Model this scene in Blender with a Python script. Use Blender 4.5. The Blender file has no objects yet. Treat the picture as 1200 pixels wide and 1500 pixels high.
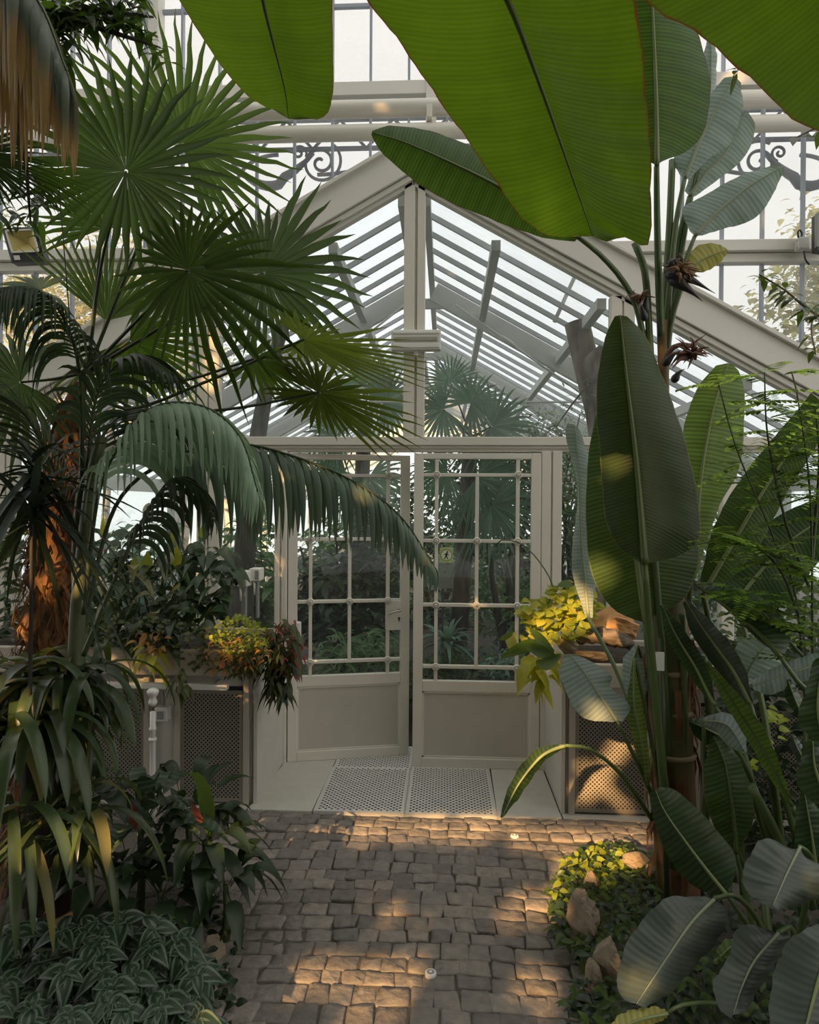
import bpy, math, random
from mathutils import Vector as V, Matrix
random.seed(7)
RND = random.Random(11)
sc = bpy.context.scene
COL = sc.collection
sin, cos, pi = math.sin, math.cos, math.pi

# ---------------------------------------------------------------- camera
FPX = 1000.0
CAM = V((0, 0, 1.7))
MR = (Matrix.Rotation(math.radians(3.0), 3, 'Z') @ Matrix.Rotation(math.radians(90 - 0.46), 3, 'X')
      @ Matrix.Rotation(math.radians(0.35), 3, 'Z'))
cd = bpy.data.cameras.new('camera'); co = bpy.data.objects.new('camera', cd); COL.objects.link(co)
co.matrix_world = Matrix.Translation(CAM) @ MR.to_4x4()
cd.sensor_width = 36; cd.lens = 24; cd.clip_start = 0.05; cd.clip_end = 300
sc.camera = co

def P(px, py, Y):
    """place on the survey photo -> the point of the plane y=Y seen there"""
    d = MR @ V(((px - 600) / FPX, (750 - py) / FPX, -1.0))
    return CAM + d * (Y / d.y)
def G(px, py, Z=0.0):
    d = MR @ V(((px - 600) / FPX, (750 - py) / FPX, -1.0))
    return CAM + d * ((Z - CAM.z) / d.z)
def PIX(w):
    q = MR.transposed() @ (w - CAM)
    return 600 + FPX * q.x / -q.z, 750 - FPX * q.y / -q.z

# ---------------------------------------------------------------- helpers
class MB:
    def __init__(s): s.v = []; s.f = []; s.uv = []
    def add(s, vs, fs, uvs=None):
        b = len(s.v); s.v.extend(vs)
        s.f.extend([tuple(i + b for i in f) for f in fs])
        s.uv.extend(uvs if uvs else [(0.0, 0.0)] * len(vs))
    def box(s, x0, x1, y0, y1, z0, z1):
        s.add([V((x, y, z)) for z in (z0, z1) for y in (y0, y1) for x in (x0, x1)],
              [(0, 2, 3, 1), (4, 5, 7, 6), (0, 1, 5, 4), (2, 6, 7, 3), (0, 4, 6, 2), (1, 3, 7, 5)])
    def bar(s, a, b, w, h, up=V((0, 0, 1))):
        """rectangular bar from a to b, w across, h along 'up'"""
        d = (b - a).normalized(); sd = d.cross(up).normalized() * (w / 2); u = sd.cross(d).normalized() * (h / 2)
        s.add([a - sd - u, a + sd - u, a + sd + u, a - sd + u, b - sd - u, b + sd - u, b + sd + u, b - sd + u],
              [(0, 1, 2, 3), (4, 7, 6, 5), (0, 4, 5, 1), (1, 5, 6, 2), (2, 6, 7, 3), (3, 7, 4, 0)])
    def tube(s, pts, rad, n=8, cap=True):
        if not hasattr(rad, '__len__'): rad = [rad] * len(pts)
        vs = []; fs = []; uvs = []; L = 0
        prev = None
        for i, p in enumerate(pts):
            t = (pts[min(i + 1, len(pts) - 1)] - pts[max(i - 1, 0)]).normalized()
            if prev is None:
                r = t.cross(V((0, 0, 1)));
                if r.length < .05: r = t.cross(V((1, 0, 0)))
            else: r = prev - t * prev.dot(t)
            r.normalize(); prev = r; q = t.cross(r)
            if i: L += (p - pts[i - 1]).length
            for k in range(n):
                a = 2 * pi * k / n
                vs.append(p + (r * cos(a) + q * sin(a)) * rad[i]); uvs.append((L, k / n))
        m = len(pts)
        for i in range(m - 1):
            for k in range(n):
                fs.append((i * n + k, i * n + (k + 1) % n, (i + 1) * n + (k + 1) % n, (i + 1) * n + k))
        if cap:
            fs.append(tuple(range(n - 1, -1, -1))); fs.append(tuple((m - 1) * n + k for k in range(n)))
        s.add(vs, fs, uvs)
    def lathe(s, base, prof, n=20):
        vs = []; fs = []
        for (r, z) in prof:
            for k in range(n):
                a = 2 * pi * k / n; vs.append(base + V((r * cos(a), r * sin(a), z)))
        for i in range(len(prof) - 1):
            for k in range(n):
                fs.append((i * n + k, i * n + (k + 1) % n, (i + 1) * n + (k + 1) % n, (i + 1) * n + k))
        fs.append(tuple(range(n - 1, -1, -1))); fs.append(tuple((len(prof) - 1) * n + k for k in range(n)))
        s.add(vs, fs)
    def strip(s, pts, ws, side, nrm, fold=0.15):
        """a folded blade: three points per section"""
        vs = []; fs = []; uvs = []; L = 0
        for i, p in enumerate(pts):
            if i: L += (p - pts[i - 1]).length
            sd = side[i] if isinstance(side, list) else side
            nn = nrm[i] if isinstance(nrm, list) else nrm
            w = ws[i] / 2
            vs += [p - sd * w + nn * (fold * w), p, p + sd * w + nn * (fold * w)]
            uvs += [(L, -1), (L, 0), (L, 1)]
            if i:
                b = 3 * i
                fs += [(b - 3, b - 2, b + 1, b), (b - 2, b - 1, b + 2, b + 1)]
        s.add(vs, fs, uvs)
    def leaf(s, base, d, up, L, W, droop=.3, fold=.25, n=5, shape=0, stalk=0.0):
        d = d.normalized()
        sd = d.cross(up)
        if sd.length < .01: sd = d.cross(V((1, .3, .2)))
        sd.normalize()
        if stalk:
            s.strip([base, base + d * stalk * .5, base + d * stalk], [W * .06] * 3, sd, sd.cross(d), .5); base = base + d * stalk
        pts = []; nr = []; ws = []; side = []
        for i in range(n + 1):
            t = i / n
            pts.append(base + d * (t * L) + V((0, 0, -1)) * (droop * t * t * L))
            dd = (d - V((0, 0, 1)) * (2 * droop * t)).normalized()
            nr.append(sd.cross(dd).normalized()); side.append(sd)
            if shape == 0: w = sin(pi * min(1, t ** .75 + .03)) ** .8          # ovate, pointed
            elif shape == 1: w = min(1, t * 6 + .35) * (1 - t ** 3) ** .8 if t < 1 else 0    # strap
            elif shape == 2: w = sin(pi * min(1, t * .96 + .04)) ** .6            # elliptic
            else: w = (min(1, t * 4 + .3)) * (1 - t) ** .7 if t < 1 else 0
            ws.append(max(W * w, W * .02))
        s.strip(pts, ws, side, nr, fold)
    def build(s, name, mat, parent=None, smooth=True, bevel=0):
        me = bpy.data.meshes.new(name)
        org = V((0, 0, 0))
        if parent is not None: org = ORG.get(parent.name, V((0, 0, 0)))
        me.from_pydata([tuple(p - org) for p in s.v], [], s.f)
        uvl = me.uv_layers.new(name='UVMap')
        li = [0] * len(me.loops); me.loops.foreach_get('vertex_index', li)
        flat = []
        for i in li: flat += s.uv[i]
        uvl.data.foreach_set('uv', flat)
        me.polygons.foreach_set('use_smooth', [smooth] * len(me.polygons))
        if mat: me.materials.append(mat)
        me.update()
        o = bpy.data.objects.new(name, me); COL.objects.link(o)
        if parent is not None: o.parent = parent; ORG[o.name] = org
        if bevel:
            m = o.modifiers.new('bev', 'BEVEL'); m.width = bevel; m.segments = 2; m.limit_method = 'ANGLE'
        return o
ORG = {}
def tag(o, label, cat, group=None, kind=None):
    o['label'] = label; o['category'] = cat
    if group: o['group'] = group
    if kind: o['kind'] = kind
    return o
def thing(name, label, cat, loc, group=None, kind=None):
    o = bpy.data.objects.new(name, None); COL.objects.link(o); o.location = loc; o.empty_display_size = .1
    ORG[o.name] = V(loc)
    return tag(o, label, cat, group, kind)
def struct(name, mb, mat, label=None, cat=None, smooth=False, bevel=0, parent=None):
    o = mb.build(name, mat, parent, smooth, bevel)
    if parent is None:
        o['kind'] = 'structure'
        if label: o['label'] = label; o['category'] = cat
    return o

# ---------------------------------------------------------------- materials
def newmat(name):
    m = bpy.data.materials.new(name); m.use_nodes = True
    nt = m.node_tree; nt.nodes.clear()
    out = nt.nodes.new('ShaderNodeOutputMaterial')
    return m, nt, out
def N(nt, t, **k):
    n = nt.nodes.new(t)
    for a, b in k.items(): setattr(n, a, b)
    return n
def rgb(c): return (c[0], c[1], c[2], 1)
def hexc(r, g, b):
    f = lambda x: ((x / 255 + .055) / 1.055) ** 2.4 if x / 255 > .04045 else x / 255 / 12.92
    return (f(r), f(g), f(b))
def mat_paint(name, c, rough=.5, noise=.12, scale=6, metal=0, bump=0.0, dirt=None):
    m, nt, out = newmat(name)
    b = N(nt, 'ShaderNodeBsdfPrincipled'); b.inputs['Roughness'].default_value = rough; b.inputs['Metallic'].default_value = metal
    tc = N(nt, 'ShaderNodeTexCoord'); nz = N(nt, 'ShaderNodeTexNoise'); nz.inputs['Scale'].default_value = scale; nz.inputs['Detail'].default_value = 6
    nt.links.new(tc.outputs['Object'], nz.inputs['Vector'])
    r = N(nt, 'ShaderNodeMix', data_type='RGBA')
    lo = [x * (1 - noise) for x in (dirt or c)]
    r.inputs[6].default_value = rgb(lo); r.inputs[7].default_value = rgb([min(1, x * (1 + noise * .5)) for x in c])
    nt.links.new(nz.outputs['Fac'], r.inputs[0]); nt.links.new(r.outputs[2], b.inputs['Base Color'])
    if bump:
        bp = N(nt, 'ShaderNodeBump'); bp.inputs['Strength'].default_value = bump; bp.inputs['Distance'].default_value = .01
        n2 = N(nt, 'ShaderNodeTexNoise'); n2.inputs['Scale'].default_value = scale * 8; n2.inputs['Detail'].default_value = 8
        nt.links.new(tc.outputs['Object'], n2.inputs['Vector']); nt.links.new(n2.outputs['Fac'], bp.inputs['Height']); nt.links.new(bp.outputs['Normal'], b.inputs['Normal'])
    nt.links.new(b.outputs[0], out.inputs[0]); return m
def mat_island(name, c1, c2, rough=.8, bump=.5, scale=40):
    """each separate stone (mesh island) gets its own tone"""
    m, nt, out = newmat(name)
    b = N(nt, 'ShaderNodeBsdfPrincipled'); b.inputs['Roughness'].default_value = rough
    g = N(nt, 'ShaderNodeNewGeometry'); tc = N(nt, 'ShaderNodeTexCoord')
    nz = N(nt, 'ShaderNodeTexNoise'); nz.inputs['Scale'].default_value = scale; nz.inputs['Detail'].default_value = 8
    nt.links.new(tc.outputs['Object'], nz.inputs['Vector'])
    r = N(nt, 'ShaderNodeMix', data_type='RGBA'); r.inputs[6].default_value = rgb(c1); r.inputs[7].default_value = rgb(c2)
    nt.links.new(g.outputs['Random Per Island'], r.inputs[0])
    hs = N(nt, 'ShaderNodeHueSaturation')
    mr = N(nt, 'ShaderNodeMapRange'); mr.inputs[3].default_value = .55; mr.inputs[4].default_value = 1.45
    nt.links.new(nz.outputs['Fac'], mr.inputs[0]); nt.links.new(mr.outputs[0], hs.inputs['Value'])
    nt.links.new(r.outputs[2], hs.inputs['Color']); nt.links.new(hs.outputs[0], b.inputs['Base Color'])
    bp = N(nt, 'ShaderNodeBump'); bp.inputs['Strength'].default_value = bump; bp.inputs['Distance'].default_value = .012
    nt.links.new(nz.outputs['Fac'], bp.inputs['Height']); nt.links.new(bp.outputs['Normal'], b.inputs['Normal'])
    nt.links.new(b.outputs[0], out.inputs[0]); return m
def mat_leaf(name, c, trans=None, tfac=.35, rough=.42, veins=0, vamp=.25, vary=.35, edge=None, mid=None, spec=.4, tip=None, tipstart=.2, stripes=None):
    """veins: ribs per metre along the leaf (UV.x = metres along, UV.y = -1..1 across)"""
    m, nt, out = newmat(name); L = nt.links.new
    trans = trans or [c[0] * 1.6 + .02, c[1] * 1.9 + .03, c[2] * .5]
    uv = N(nt, 'ShaderNodeUVMap'); sx = N(nt, 'ShaderNodeSeparateXYZ'); L(uv.outputs[0], sx.inputs[0])
    ab = N(nt, 'ShaderNodeMath', operation='ABSOLUTE'); L(sx.outputs[1], ab.inputs[0])
    g = N(nt, 'ShaderNodeNewGeometry'); tc = N(nt, 'ShaderNodeTexCoord')
    nz = N(nt, 'ShaderNodeTexNoise'); nz.inputs['Scale'].default_value = 7; nz.inputs['Detail'].default_value = 4
    L(tc.outputs['Object'], nz.inputs['Vector'])
    # value variation per leaf and over the leaf
    a1 = N(nt, 'ShaderNodeMath', operation='MULTIPLY_ADD'); L(g.outputs['Random Per Island'], a1.inputs[0]); a1.inputs[1].default_value = vary; a1.inputs[2].default_value = 1 - vary * .5
    a2 = N(nt, 'ShaderNodeMath', operation='MULTIPLY_ADD'); L(nz.outputs['Fac'], a2.inputs[0]); a2.inputs[1].default_value = .6; a2.inputs[2].default_value = .7
    val = N(nt, 'ShaderNodeMath', operation='MULTIPLY'); L(a1.outputs[0], val.inputs[0]); L(a2.outputs[0], val.inputs[1])
    height = None
    if veins:
        ph = N(nt, 'ShaderNodeMath', operation='MULTIPLY_ADD'); L(sx.outputs[0], ph.inputs[0]); ph.inputs[1].default_value = veins * 2 * pi
        n3 = N(nt, 'ShaderNodeTexNoise'); n3.inputs['Scale'].default_value = 3; L(tc.outputs['Object'], n3.inputs['Vector'])
        w3 = N(nt, 'ShaderNodeMath', operation='MULTIPLY'); L(n3.outputs['Fac'], w3.inputs[0]); w3.inputs[1].default_value = 10
        L(w3.outputs[0], ph.inputs[2])
        sn = N(nt, 'ShaderNodeMath', operation='SINE'); L(ph.outputs[0], sn.inputs[0])
        ph2 = N(nt, 'ShaderNodeMath', operation='MULTIPLY'); L(ph.outputs[0], ph2.inputs[0]); ph2.inputs[1].default_value = .237
        s2 = N(nt, 'ShaderNodeMath', operation='SINE'); L(ph2.outputs[0], s2.inputs[0])
        ad = N(nt, 'ShaderNodeMath', operation='MULTIPLY_ADD'); L(s2.outputs[0], ad.inputs[0]); ad.inputs[1].default_value = .35; L(sn.outputs[0], ad.inputs[2])
        vv = N(nt, 'ShaderNodeMath', operation='MULTIPLY_ADD'); L(ad.outputs[0], vv.inputs[0]); vv.inputs[1].default_value = vamp * .5; vv.inputs[2].default_value = 1
        v2 = N(nt, 'ShaderNodeMath', operation='MULTIPLY'); L(vv.outputs[0], v2.inputs[0]); L(val.outputs[0], v2.inputs[1]); val = v2
        height = ad
    def colour(base):
        h = N(nt, 'ShaderNodeHueSaturation'); h.inputs['Color'].default_value = rgb(base); L(val.outputs[0], h.inputs['Value'])
        o = h.outputs[0]
        def over(o, fac, col):
            mx = N(nt, 'ShaderNodeMix', data_type='RGBA'); L(fac, mx.inputs[0]); L(o, mx.inputs[6]); mx.inputs[7].default_value = rgb(col); return mx.outputs[2]
        if stripes:
            ss = N(nt, 'ShaderNodeMath', operation='MULTIPLY'); L(ab.outputs[0], ss.inputs[0]); ss.inputs[1].default_value = stripes[1] * pi
            if len(stripes) > 2:
                s4 = N(nt, 'ShaderNodeMath', operation='MULTIPLY_ADD'); L(sx.outputs[0], s4.inputs[0]); s4.inputs[1].default_value = stripes[2]; L(ss.outputs[0], s4.inputs[2]); ss = s4
            s5 = N(nt, 'ShaderNodeMath', operation='SINE'); L(ss.outputs[0], s5.inputs[0])
            s6 = N(nt, 'ShaderNodeMapRange'); L(s5.outputs[0], s6.inputs[0]); s6.inputs[1].default_value = .1; s6.inputs[2].default_value = .7
            o = over(o, s6.outputs[0], stripes[0])
        if tip:
            r = N(nt, 'ShaderNodeMapRange'); L(sx.outputs[0], r.inputs[0]); r.inputs[1].default_value = tipstart; r.inputs[2].default_value = tipstart * 1.5
            o = over(o, r.outputs[0], tip)
        if edge:
            nz5 = N(nt, 'ShaderNodeTexNoise'); nz5.inputs['Scale'].default_value = 22; L(tc.outputs['Object'], nz5.inputs['Vector'])
            e = N(nt, 'ShaderNodeMath', operation='MULTIPLY_ADD'); L(nz5.outputs['Fac'], e.inputs[0]); e.inputs[1].default_value = .035; L(ab.outputs[0], e.inputs[2])
            r = N(nt, 'ShaderNodeMapRange'); L(e.outputs[0], r.inputs[0]); r.inputs[1].default_value = .995; r.inputs[2].default_value = 1.012
            o = over(o, r.outputs[0], edge)
        if mid:
            r = N(nt, 'ShaderNodeMapRange'); L(ab.outputs[0], r.inputs[0]); r.inputs[1].default_value = .10; r.inputs[2].default_value = .03
            o = over(o, r.outputs[0], mid)
        return o
    b = N(nt, 'ShaderNodeBsdfPrincipled'); b.inputs['Roughness'].default_value = rough
    b.inputs['Specular IOR Level'].default_value = spec
    t = N(nt, 'ShaderNodeBsdfTranslucent')
    L(colour(c), b.inputs['Base Color']); L(colour(trans), t.inputs['Color'])
    if height is not None:
        bp = N(nt, 'ShaderNodeBump'); bp.inputs['Strength'].default_value = .16; bp.inputs['Distance'].default_value = .002
        L(height.outputs[0], bp.inputs['Height']); L(bp.outputs['Normal'], b.inputs['Normal'])
    mx = N(nt, 'ShaderNodeMixShader'); mx.inputs[0].default_value = tfac
    L(b.outputs[0], mx.inputs[1]); L(t.outputs[0], mx.inputs[2]); L(mx.outputs[0], out.inputs[0])
    return m
def mat_glass(name, tint=(.93, .96, .95), film=0.0, refl=1.0, rough=.02):
    m, nt, out = newmat(name); L = nt.links.new
    t = N(nt, 'ShaderNodeBsdfTransparent'); t.inputs[0].default_value = rgb(tint)
    gl = N(nt, 'ShaderNodeBsdfGlossy'); gl.inputs['Roughness'].default_value = rough
    fr = N(nt, 'ShaderNodeFresnel'); fr.inputs[0].default_value = 1.5
    mu = N(nt, 'ShaderNodeMath', operation='MULTIPLY'); L(fr.outputs[0], mu.inputs[0]); mu.inputs[1].default_value = refl
    mx = N(nt, 'ShaderNodeMixShader'); L(mu.outputs[0], mx.inputs[0]); L(gl.outputs[0], mx.inputs[2])
    first = t.outputs[0]
    if film:
        tr = N(nt, 'ShaderNodeBsdfTranslucent'); tr.inputs[0].default_value = (.95, .95, .94, 1)
        m2 = N(nt, 'ShaderNodeMixShader'); L(t.outputs[0], m2.inputs[1]); L(tr.outputs[0], m2.inputs[2])
        nz = N(nt, 'ShaderNodeTexNoise'); nz.inputs['Scale'].default_value = 5; nz.inputs['Detail'].default_value = 6
        tc = N(nt, 'ShaderNodeTexCoord'); L(tc.outputs['Object'], nz.inputs['Vector'])
        mr = N(nt, 'ShaderNodeMapRange'); L(nz.outputs['Fac'], mr.inputs[0]); mr.inputs[1].default_value = .3; mr.inputs[2].default_value = .75
        mr.inputs[3].default_value = film * .6; mr.inputs[4].default_value = min(1, film * 1.4); L(mr.outputs[0], m2.inputs[0])
        first = m2.outputs[0]
    L(first, mx.inputs[1]); L(mx.outputs[0], out.inputs[0]); return m
def mat_bark(name, c1, c2, scale=30, stretch=(1, 1, .2), rough=.85):
    m, nt, out = newmat(name); L = nt.links.new
    b = N(nt, 'ShaderNodeBsdfPrincipled'); b.inputs['Roughness'].default_value = rough
    tc = N(nt, 'ShaderNodeTexCoord'); mp = N(nt, 'ShaderNodeMapping'); mp.inputs['Scale'].default_value = stretch
    nz = N(nt, 'ShaderNodeTexNoise'); nz.inputs['Scale'].default_value = scale; nz.inputs['Detail'].default_value = 8
    L(tc.outputs['Object'], mp.inputs[0]); L(mp.outputs[0], nz.inputs['Vector'])
    r = N(nt, 'ShaderNodeValToRGB'); r.color_ramp.elements[0].color = rgb(c1); r.color_ramp.elements[1].color = rgb(c2)
    r.color_ramp.elements[0].position = .35; r.color_ramp.elements[1].position = .65
    L(nz.outputs['Fac'], r.inputs[0]); L(r.outputs[0], b.inputs['Base Color'])
    bp = N(nt, 'ShaderNodeBump'); bp.inputs['Strength'].default_value = .8; bp.inputs['Distance'].default_value = .01
    L(nz.outputs['Fac'], bp.inputs['Height']); L(bp.outputs['Normal'], b.inputs['Normal'])
    L(b.outputs[0], out.inputs[0]); return m

PAINT = mat_paint('cream_paint', (.70, .665, .58), .45, .10, 5)
PAINT2 = mat_paint('fascia_paint', (.74, .715, .65), .5, .08, 3)
PANELW = mat_paint('door_panel_paint', (.52, .49, .42), .5, .14, 4)
STEEL = mat_paint('glazing_bar_grey', (.36, .40, .46), .5, .1, 8)
IRON = mat_paint('scroll_iron', (.30, .34, .42), .5, .1, 8)
ROOFBAR = mat_paint('roof_bar_paint', (.66, .69, .72), .5, .1, 8)
RAFT = mat_paint('rafter_paint', (.70, .71, .67), .5, .12, 4)
RUBBER = mat_paint('dark_gasket', (.03, .03, .03), .7)
WHITEP = mat_paint('white_plastic', (.72, .71, .66), .4, .06, 10)
GREYP = mat_paint('grey_plastic', (.25, .26, .25), .5, .1, 10)
BLACKP = mat_paint('black_metal', (.02, .02, .022), .45, .1, 10)
CHROME = mat_paint('handle_steel', (.5, .48, .44), .3, .1, 10, metal=1)
SLABM = mat_paint('stone_threshold', (.56, .54, .48), .6, .16, 14, bump=.15)
GRATEM = mat_paint('galvanised_grate', (.60, .59, .55), .5, .12, 12)
MESHM = mat_paint('perforated_sheet', (.24, .215, .175), .55, .12, 9)
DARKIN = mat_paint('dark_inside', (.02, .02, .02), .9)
PLASTER = mat_paint('planter_wall_paint', (.60, .57, .52), .6, .14, 5, bump=.1)
TROUGH = mat_paint('trough_cement', (.50, .45, .38), .7, .25, 6, bump=.3, dirt=(.36, .29, .21))
SOIL = mat_paint('soil', (.035, .026, .018), .95, .5, 9, bump=1.0)
COBBLE = mat_island('cobble_stone', hexc(104, 99, 94), hexc(136, 128, 119), .8, .9, 26)
ROCK = mat_island('rock', hexc(116, 104, 90), hexc(146, 132, 112), .9, 1.0, 24)
GLASS = mat_glass('pane_glass', refl=.8)
GLASSD = mat_glass('door_glass', (.92, .97, .94), film=.05, refl=.5)
GLASSG = mat_glass('gable_glass', (.93, .96, .96), film=.11, refl=.6)
GLASSM = mat_glass('milky_glass', (.60, .60, .59), film=.45, refl=.5)
GLASSR = mat_glass('roof_glass', (.80, .84, .87), film=.14, refl=.12)
GLASSH = mat_glass('haze_glass', (.62, .63, .62), film=.14, refl=.12)
ROOFG = mat_glass('shaded_roof_glass', (.90, .90, .88), refl=.2)
PIPEM = mat_paint('pipe_paint', (.70, .67, .59), .45, .12, 4)

# ---------------------------------------------------------------- setting: floor and path
YF = 4.43          # front face of the glazed partition
def quad(a, b, c, d):
    m = MB(); m.add([a, b, c, d], [(0, 1, 2, 3)]); return m
g = MB(); g.box(-9, 9, -8, 24, -.30, -.035)
struct('ground', g, SOIL, 'dark soil of the planting beds beside the cobbled path', 'soil')

def path_edges(y):
    # world x of the left / right border of the paving at distance y
    xl = -1.10 + .10 * sin(y * 5) * .3 - max(0, 2.9 - y) * -.13
    xr = .62 + (.75 * max(0, min(1, (y - 3.30) / .35))) + .04 * sin(y * 7)
    return xl, xr
cob = MB()
y = .3
row = 0
while y < 3.70:
    h = RND.uniform(.075, .092) if y > 3.3 else RND.uniform(.074, .100)
    if y + h > 3.68: h = 3.733 - y
    if h < .05: break
    xl, xr = path_edges(y + h / 2)
    x = -1.9 + RND.uniform(-.05, .05)
    while x < 1.9:
        w = RND.uniform(.075, .125) if y < 3.3 else RND.uniform(.092, .118)
        xc = x + w / 2
        if xl - .02 < xc < xr + .02 or (y > 3.52 and -1.9 < xc < 1.8):
            g2 = RND.uniform(-.001, .0022); bz = RND.uniform(-.005, .004) + .006 * sin(x * 3 + y * 5)
            arc = lambda xx: .05 * cos((xx + .2) * 1.5) - .05 if y < 3.45 else 0
            # rounded stone: bottom ring, shoulder ring, top ring
            j = lambda: RND.uniform(-.009, .009)
            cor = [(x + g2 + j(), y + g2 + j()), (x + w - g2 + j(), y + g2 + j()), (x + w - g2 + j(), y + h - g2 + j()), (x + g2 + j(), y + h - g2 + j())]
            ring = []
            for k in range(4):
                a, b = cor[k], cor[(k + 1) % 4]
                for q in (.06, .5, .94):
                    ring.append((a[0] + (b[0] - a[0]) * q, a[1] + (b[1] - a[1]) * q + (j() * .5)))
            cx = sum(p[0] for p in ring) / 12; cy = sum(p[1] for p in ring) / 12
            vs = []
            for (sc_, z) in ((1.0, -.05), (1.0, -.008), (.975, -.001), (.90, .002), (.50, .004)):
                for p in ring:
                    px_, py_ = cx + (p[0] - cx) * sc_, cy + (p[1] - cy) * sc_
                    vs.append(V((px_, py_ + arc(px_), z + bz + (RND.uniform(-.003, .003) if sc_ < .95 else 0))))
            vs.append(V((cx, cy + arc(cx), .005 + bz)))
            fs = []
            for r_ in range(4):
                for k in range(12):
                    fs.append((r_ * 12 + k, r_ * 12 + (k + 1) % 12, (r_ + 1) * 12 + (k + 1) % 12, (r_ + 1) * 12 + k))
            for k in range(12): fs.append((48 + k, 48 + (k + 1) % 12, 60))
            cob.add(vs, fs)
        x += w
    y += h; row += 1
fl = struct('floor', cob, COBBLE, 'worn cobblestone path leading to the greenhouse doors', 'path', smooth=True)
# joint sand under the stones
js = MB()
js.add([V((-1.9, .3, -.009)), V((1.8, .3, -.009)), V((1.8, 3.76, -.009)), V((-1.9, 3.76, -.009))], [(0, 1, 2, 3)])
js.build('joint_sand', mat_paint('joint_sand', (.11, .095, .08), .95, .4, 30, bump=.5), fl)

# threshold slabs and grates
def slab(x0, x1, xb0, xb1, y0, y1, label):
    m = MB()
    zt, zb = .012, -.05
    m.add([V((x0, y0, zb)), V((x1, y0, zb)), V((xb1, y1, zb)), V((xb0, y1, zb)), V((x0, y0, zt)), V((x1, y0, zt)), V((xb1, y1, zt)), V((xb0, y1, zt))],
          [(0, 3, 2, 1), (4, 5, 6, 7), (0, 1, 5, 4), (1, 2, 6, 5), (2, 3, 7, 6), (3, 0, 4, 7)])
    o = m.build('threshold_slab', SLABM, None, False, .004)
    tag(o, label, 'slab', 'pale stone slabs of the doorstep'); return o
slab(-1.09, -.728, -1.035, -.716, 3.735, 4.60, 'smooth pale stone doorstep slab beside the planter with the red flowers')
slab(.295, .645, .305, .640, 3.735, 4.44, 'pale speckled stone doorstep slab beside the planter with rocks and driftwood')
def perforated(mb, o, ux, uy, nx, ny, pitch, hole, border, nrm, thick):
    """sheet with staggered round holes. o corner, ux/uy unit vectors"""
    W = nx * pitch; H = ny * pitch
    for i in range(nx):
        for j in range(ny):
            c = o + ux * ((i + .5) * pitch) + uy * ((j + .5) * pitch)
            h = pitch / 2
            sq = [c + ux * (-h) + uy * (-h), c + uy * (-h), c + ux * h + uy * (-h), c + ux * h, c + ux * h + uy * h, c + uy * h, c - ux * h + uy * h, c - ux * h]
            if (i + j) % 2 == 0:
                ho = []
                for k in range(8):
                    a = -3 * pi / 4 + k * pi / 4
                    ho.append(c + ux * (cos(a) * hole) + uy * (sin(a) * hole))
                lo = [p - nrm * thick for p in ho]
                mb.add(sq + ho + lo, [(k, (k + 1) % 8, 8 + (k + 1) % 8, 8 + k) for k in range(8)] + [(8 + k, 8 + (k + 1) % 8, 16 + (k + 1) % 8, 16 + k) for k in range(8)])
            else:
                mb.add(sq, [tuple(range(8))])
    b = border
    for (x0, x1, y0, y1) in ((-b, W + b, -b, 0), (-b, W + b, H, H + b), (-b, 0, 0, H), (W, W + b, 0, H)):
        q = [o + ux * x0 + uy * y0, o + ux * x1 + uy * y0, o + ux * x1 + uy * y1, o + ux * x0 + uy * y1]
        lo = [p - nrm * thick for p in q]
        mb.add(q + lo, [(0, 1, 2, 3), (0, 4, 5, 1), (1, 5, 6, 2), (2, 6, 7, 3), (3, 7, 4, 0)])
m = MB(); m.box(.655, 2.0, 3.742, 3.83, -.06, .006); struct('trim_19', m, SLABM, 'stone kerb under the right planter', 'kerb')
m = MB(); m.box(-2.0, -1.10, 3.742, 3.83, -.06, .006); struct('trim_20', m, SLABM, 'stone kerb under the left planter', 'kerb')
UX, UY, UZ = V((1, 0, 0)), V((0, 1, 0)), V((0, 0, 1))
def grate(x0, y0, nx, ny, label):
    t = thing('floor_grate', label, 'grate', (x0 + .25, y0 + .2, 0), 'perforated floor grates at the doors')
    m = MB(); perforated(m, V((x0, y0, .014)), UX, UY, nx, ny, .0172, .0083, .014, UZ, .0025); m.build('grate_plate', GRATEM, t, False)
    p = MB(); W = nx * .0172; H = ny * .0172
    p.add([V((x0 - .01, y0 - .01, -.03)), V((x0 + W + .01, y0 - .01, -.03)), V((x0 + W + .01, y0 + H + .01, -.03)), V((x0 - .01, y0 + H + .01, -.03))], [(0, 1, 2, 3)])
    p.build('drain_pit', DARKIN, t, False)
    f = MB()
    for (a, b) in ((x0 - .022, x0 - .015), (x0 + W + .015, x0 + W + .022)): f.box(a, b, y0 - .016, y0 + H + .016, -.02, .013)
    f.box(x0 - .022, x0 + W + .022, y0 - .021, y0 - .014, -.03, .013)
    f.build('grate_rim', GRATEM, t, False)
grate(-.698, 3.755, 27, 35, 'perforated metal floor grate left of the gap between the doors')
grate(-.192, 3.755, 27, 37, 'perforated metal floor grate in front of the closed right door leaf')
grate(-.690, 4.385, 27, 22, 'smaller perforated grate under the swing of the half open left door')

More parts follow.
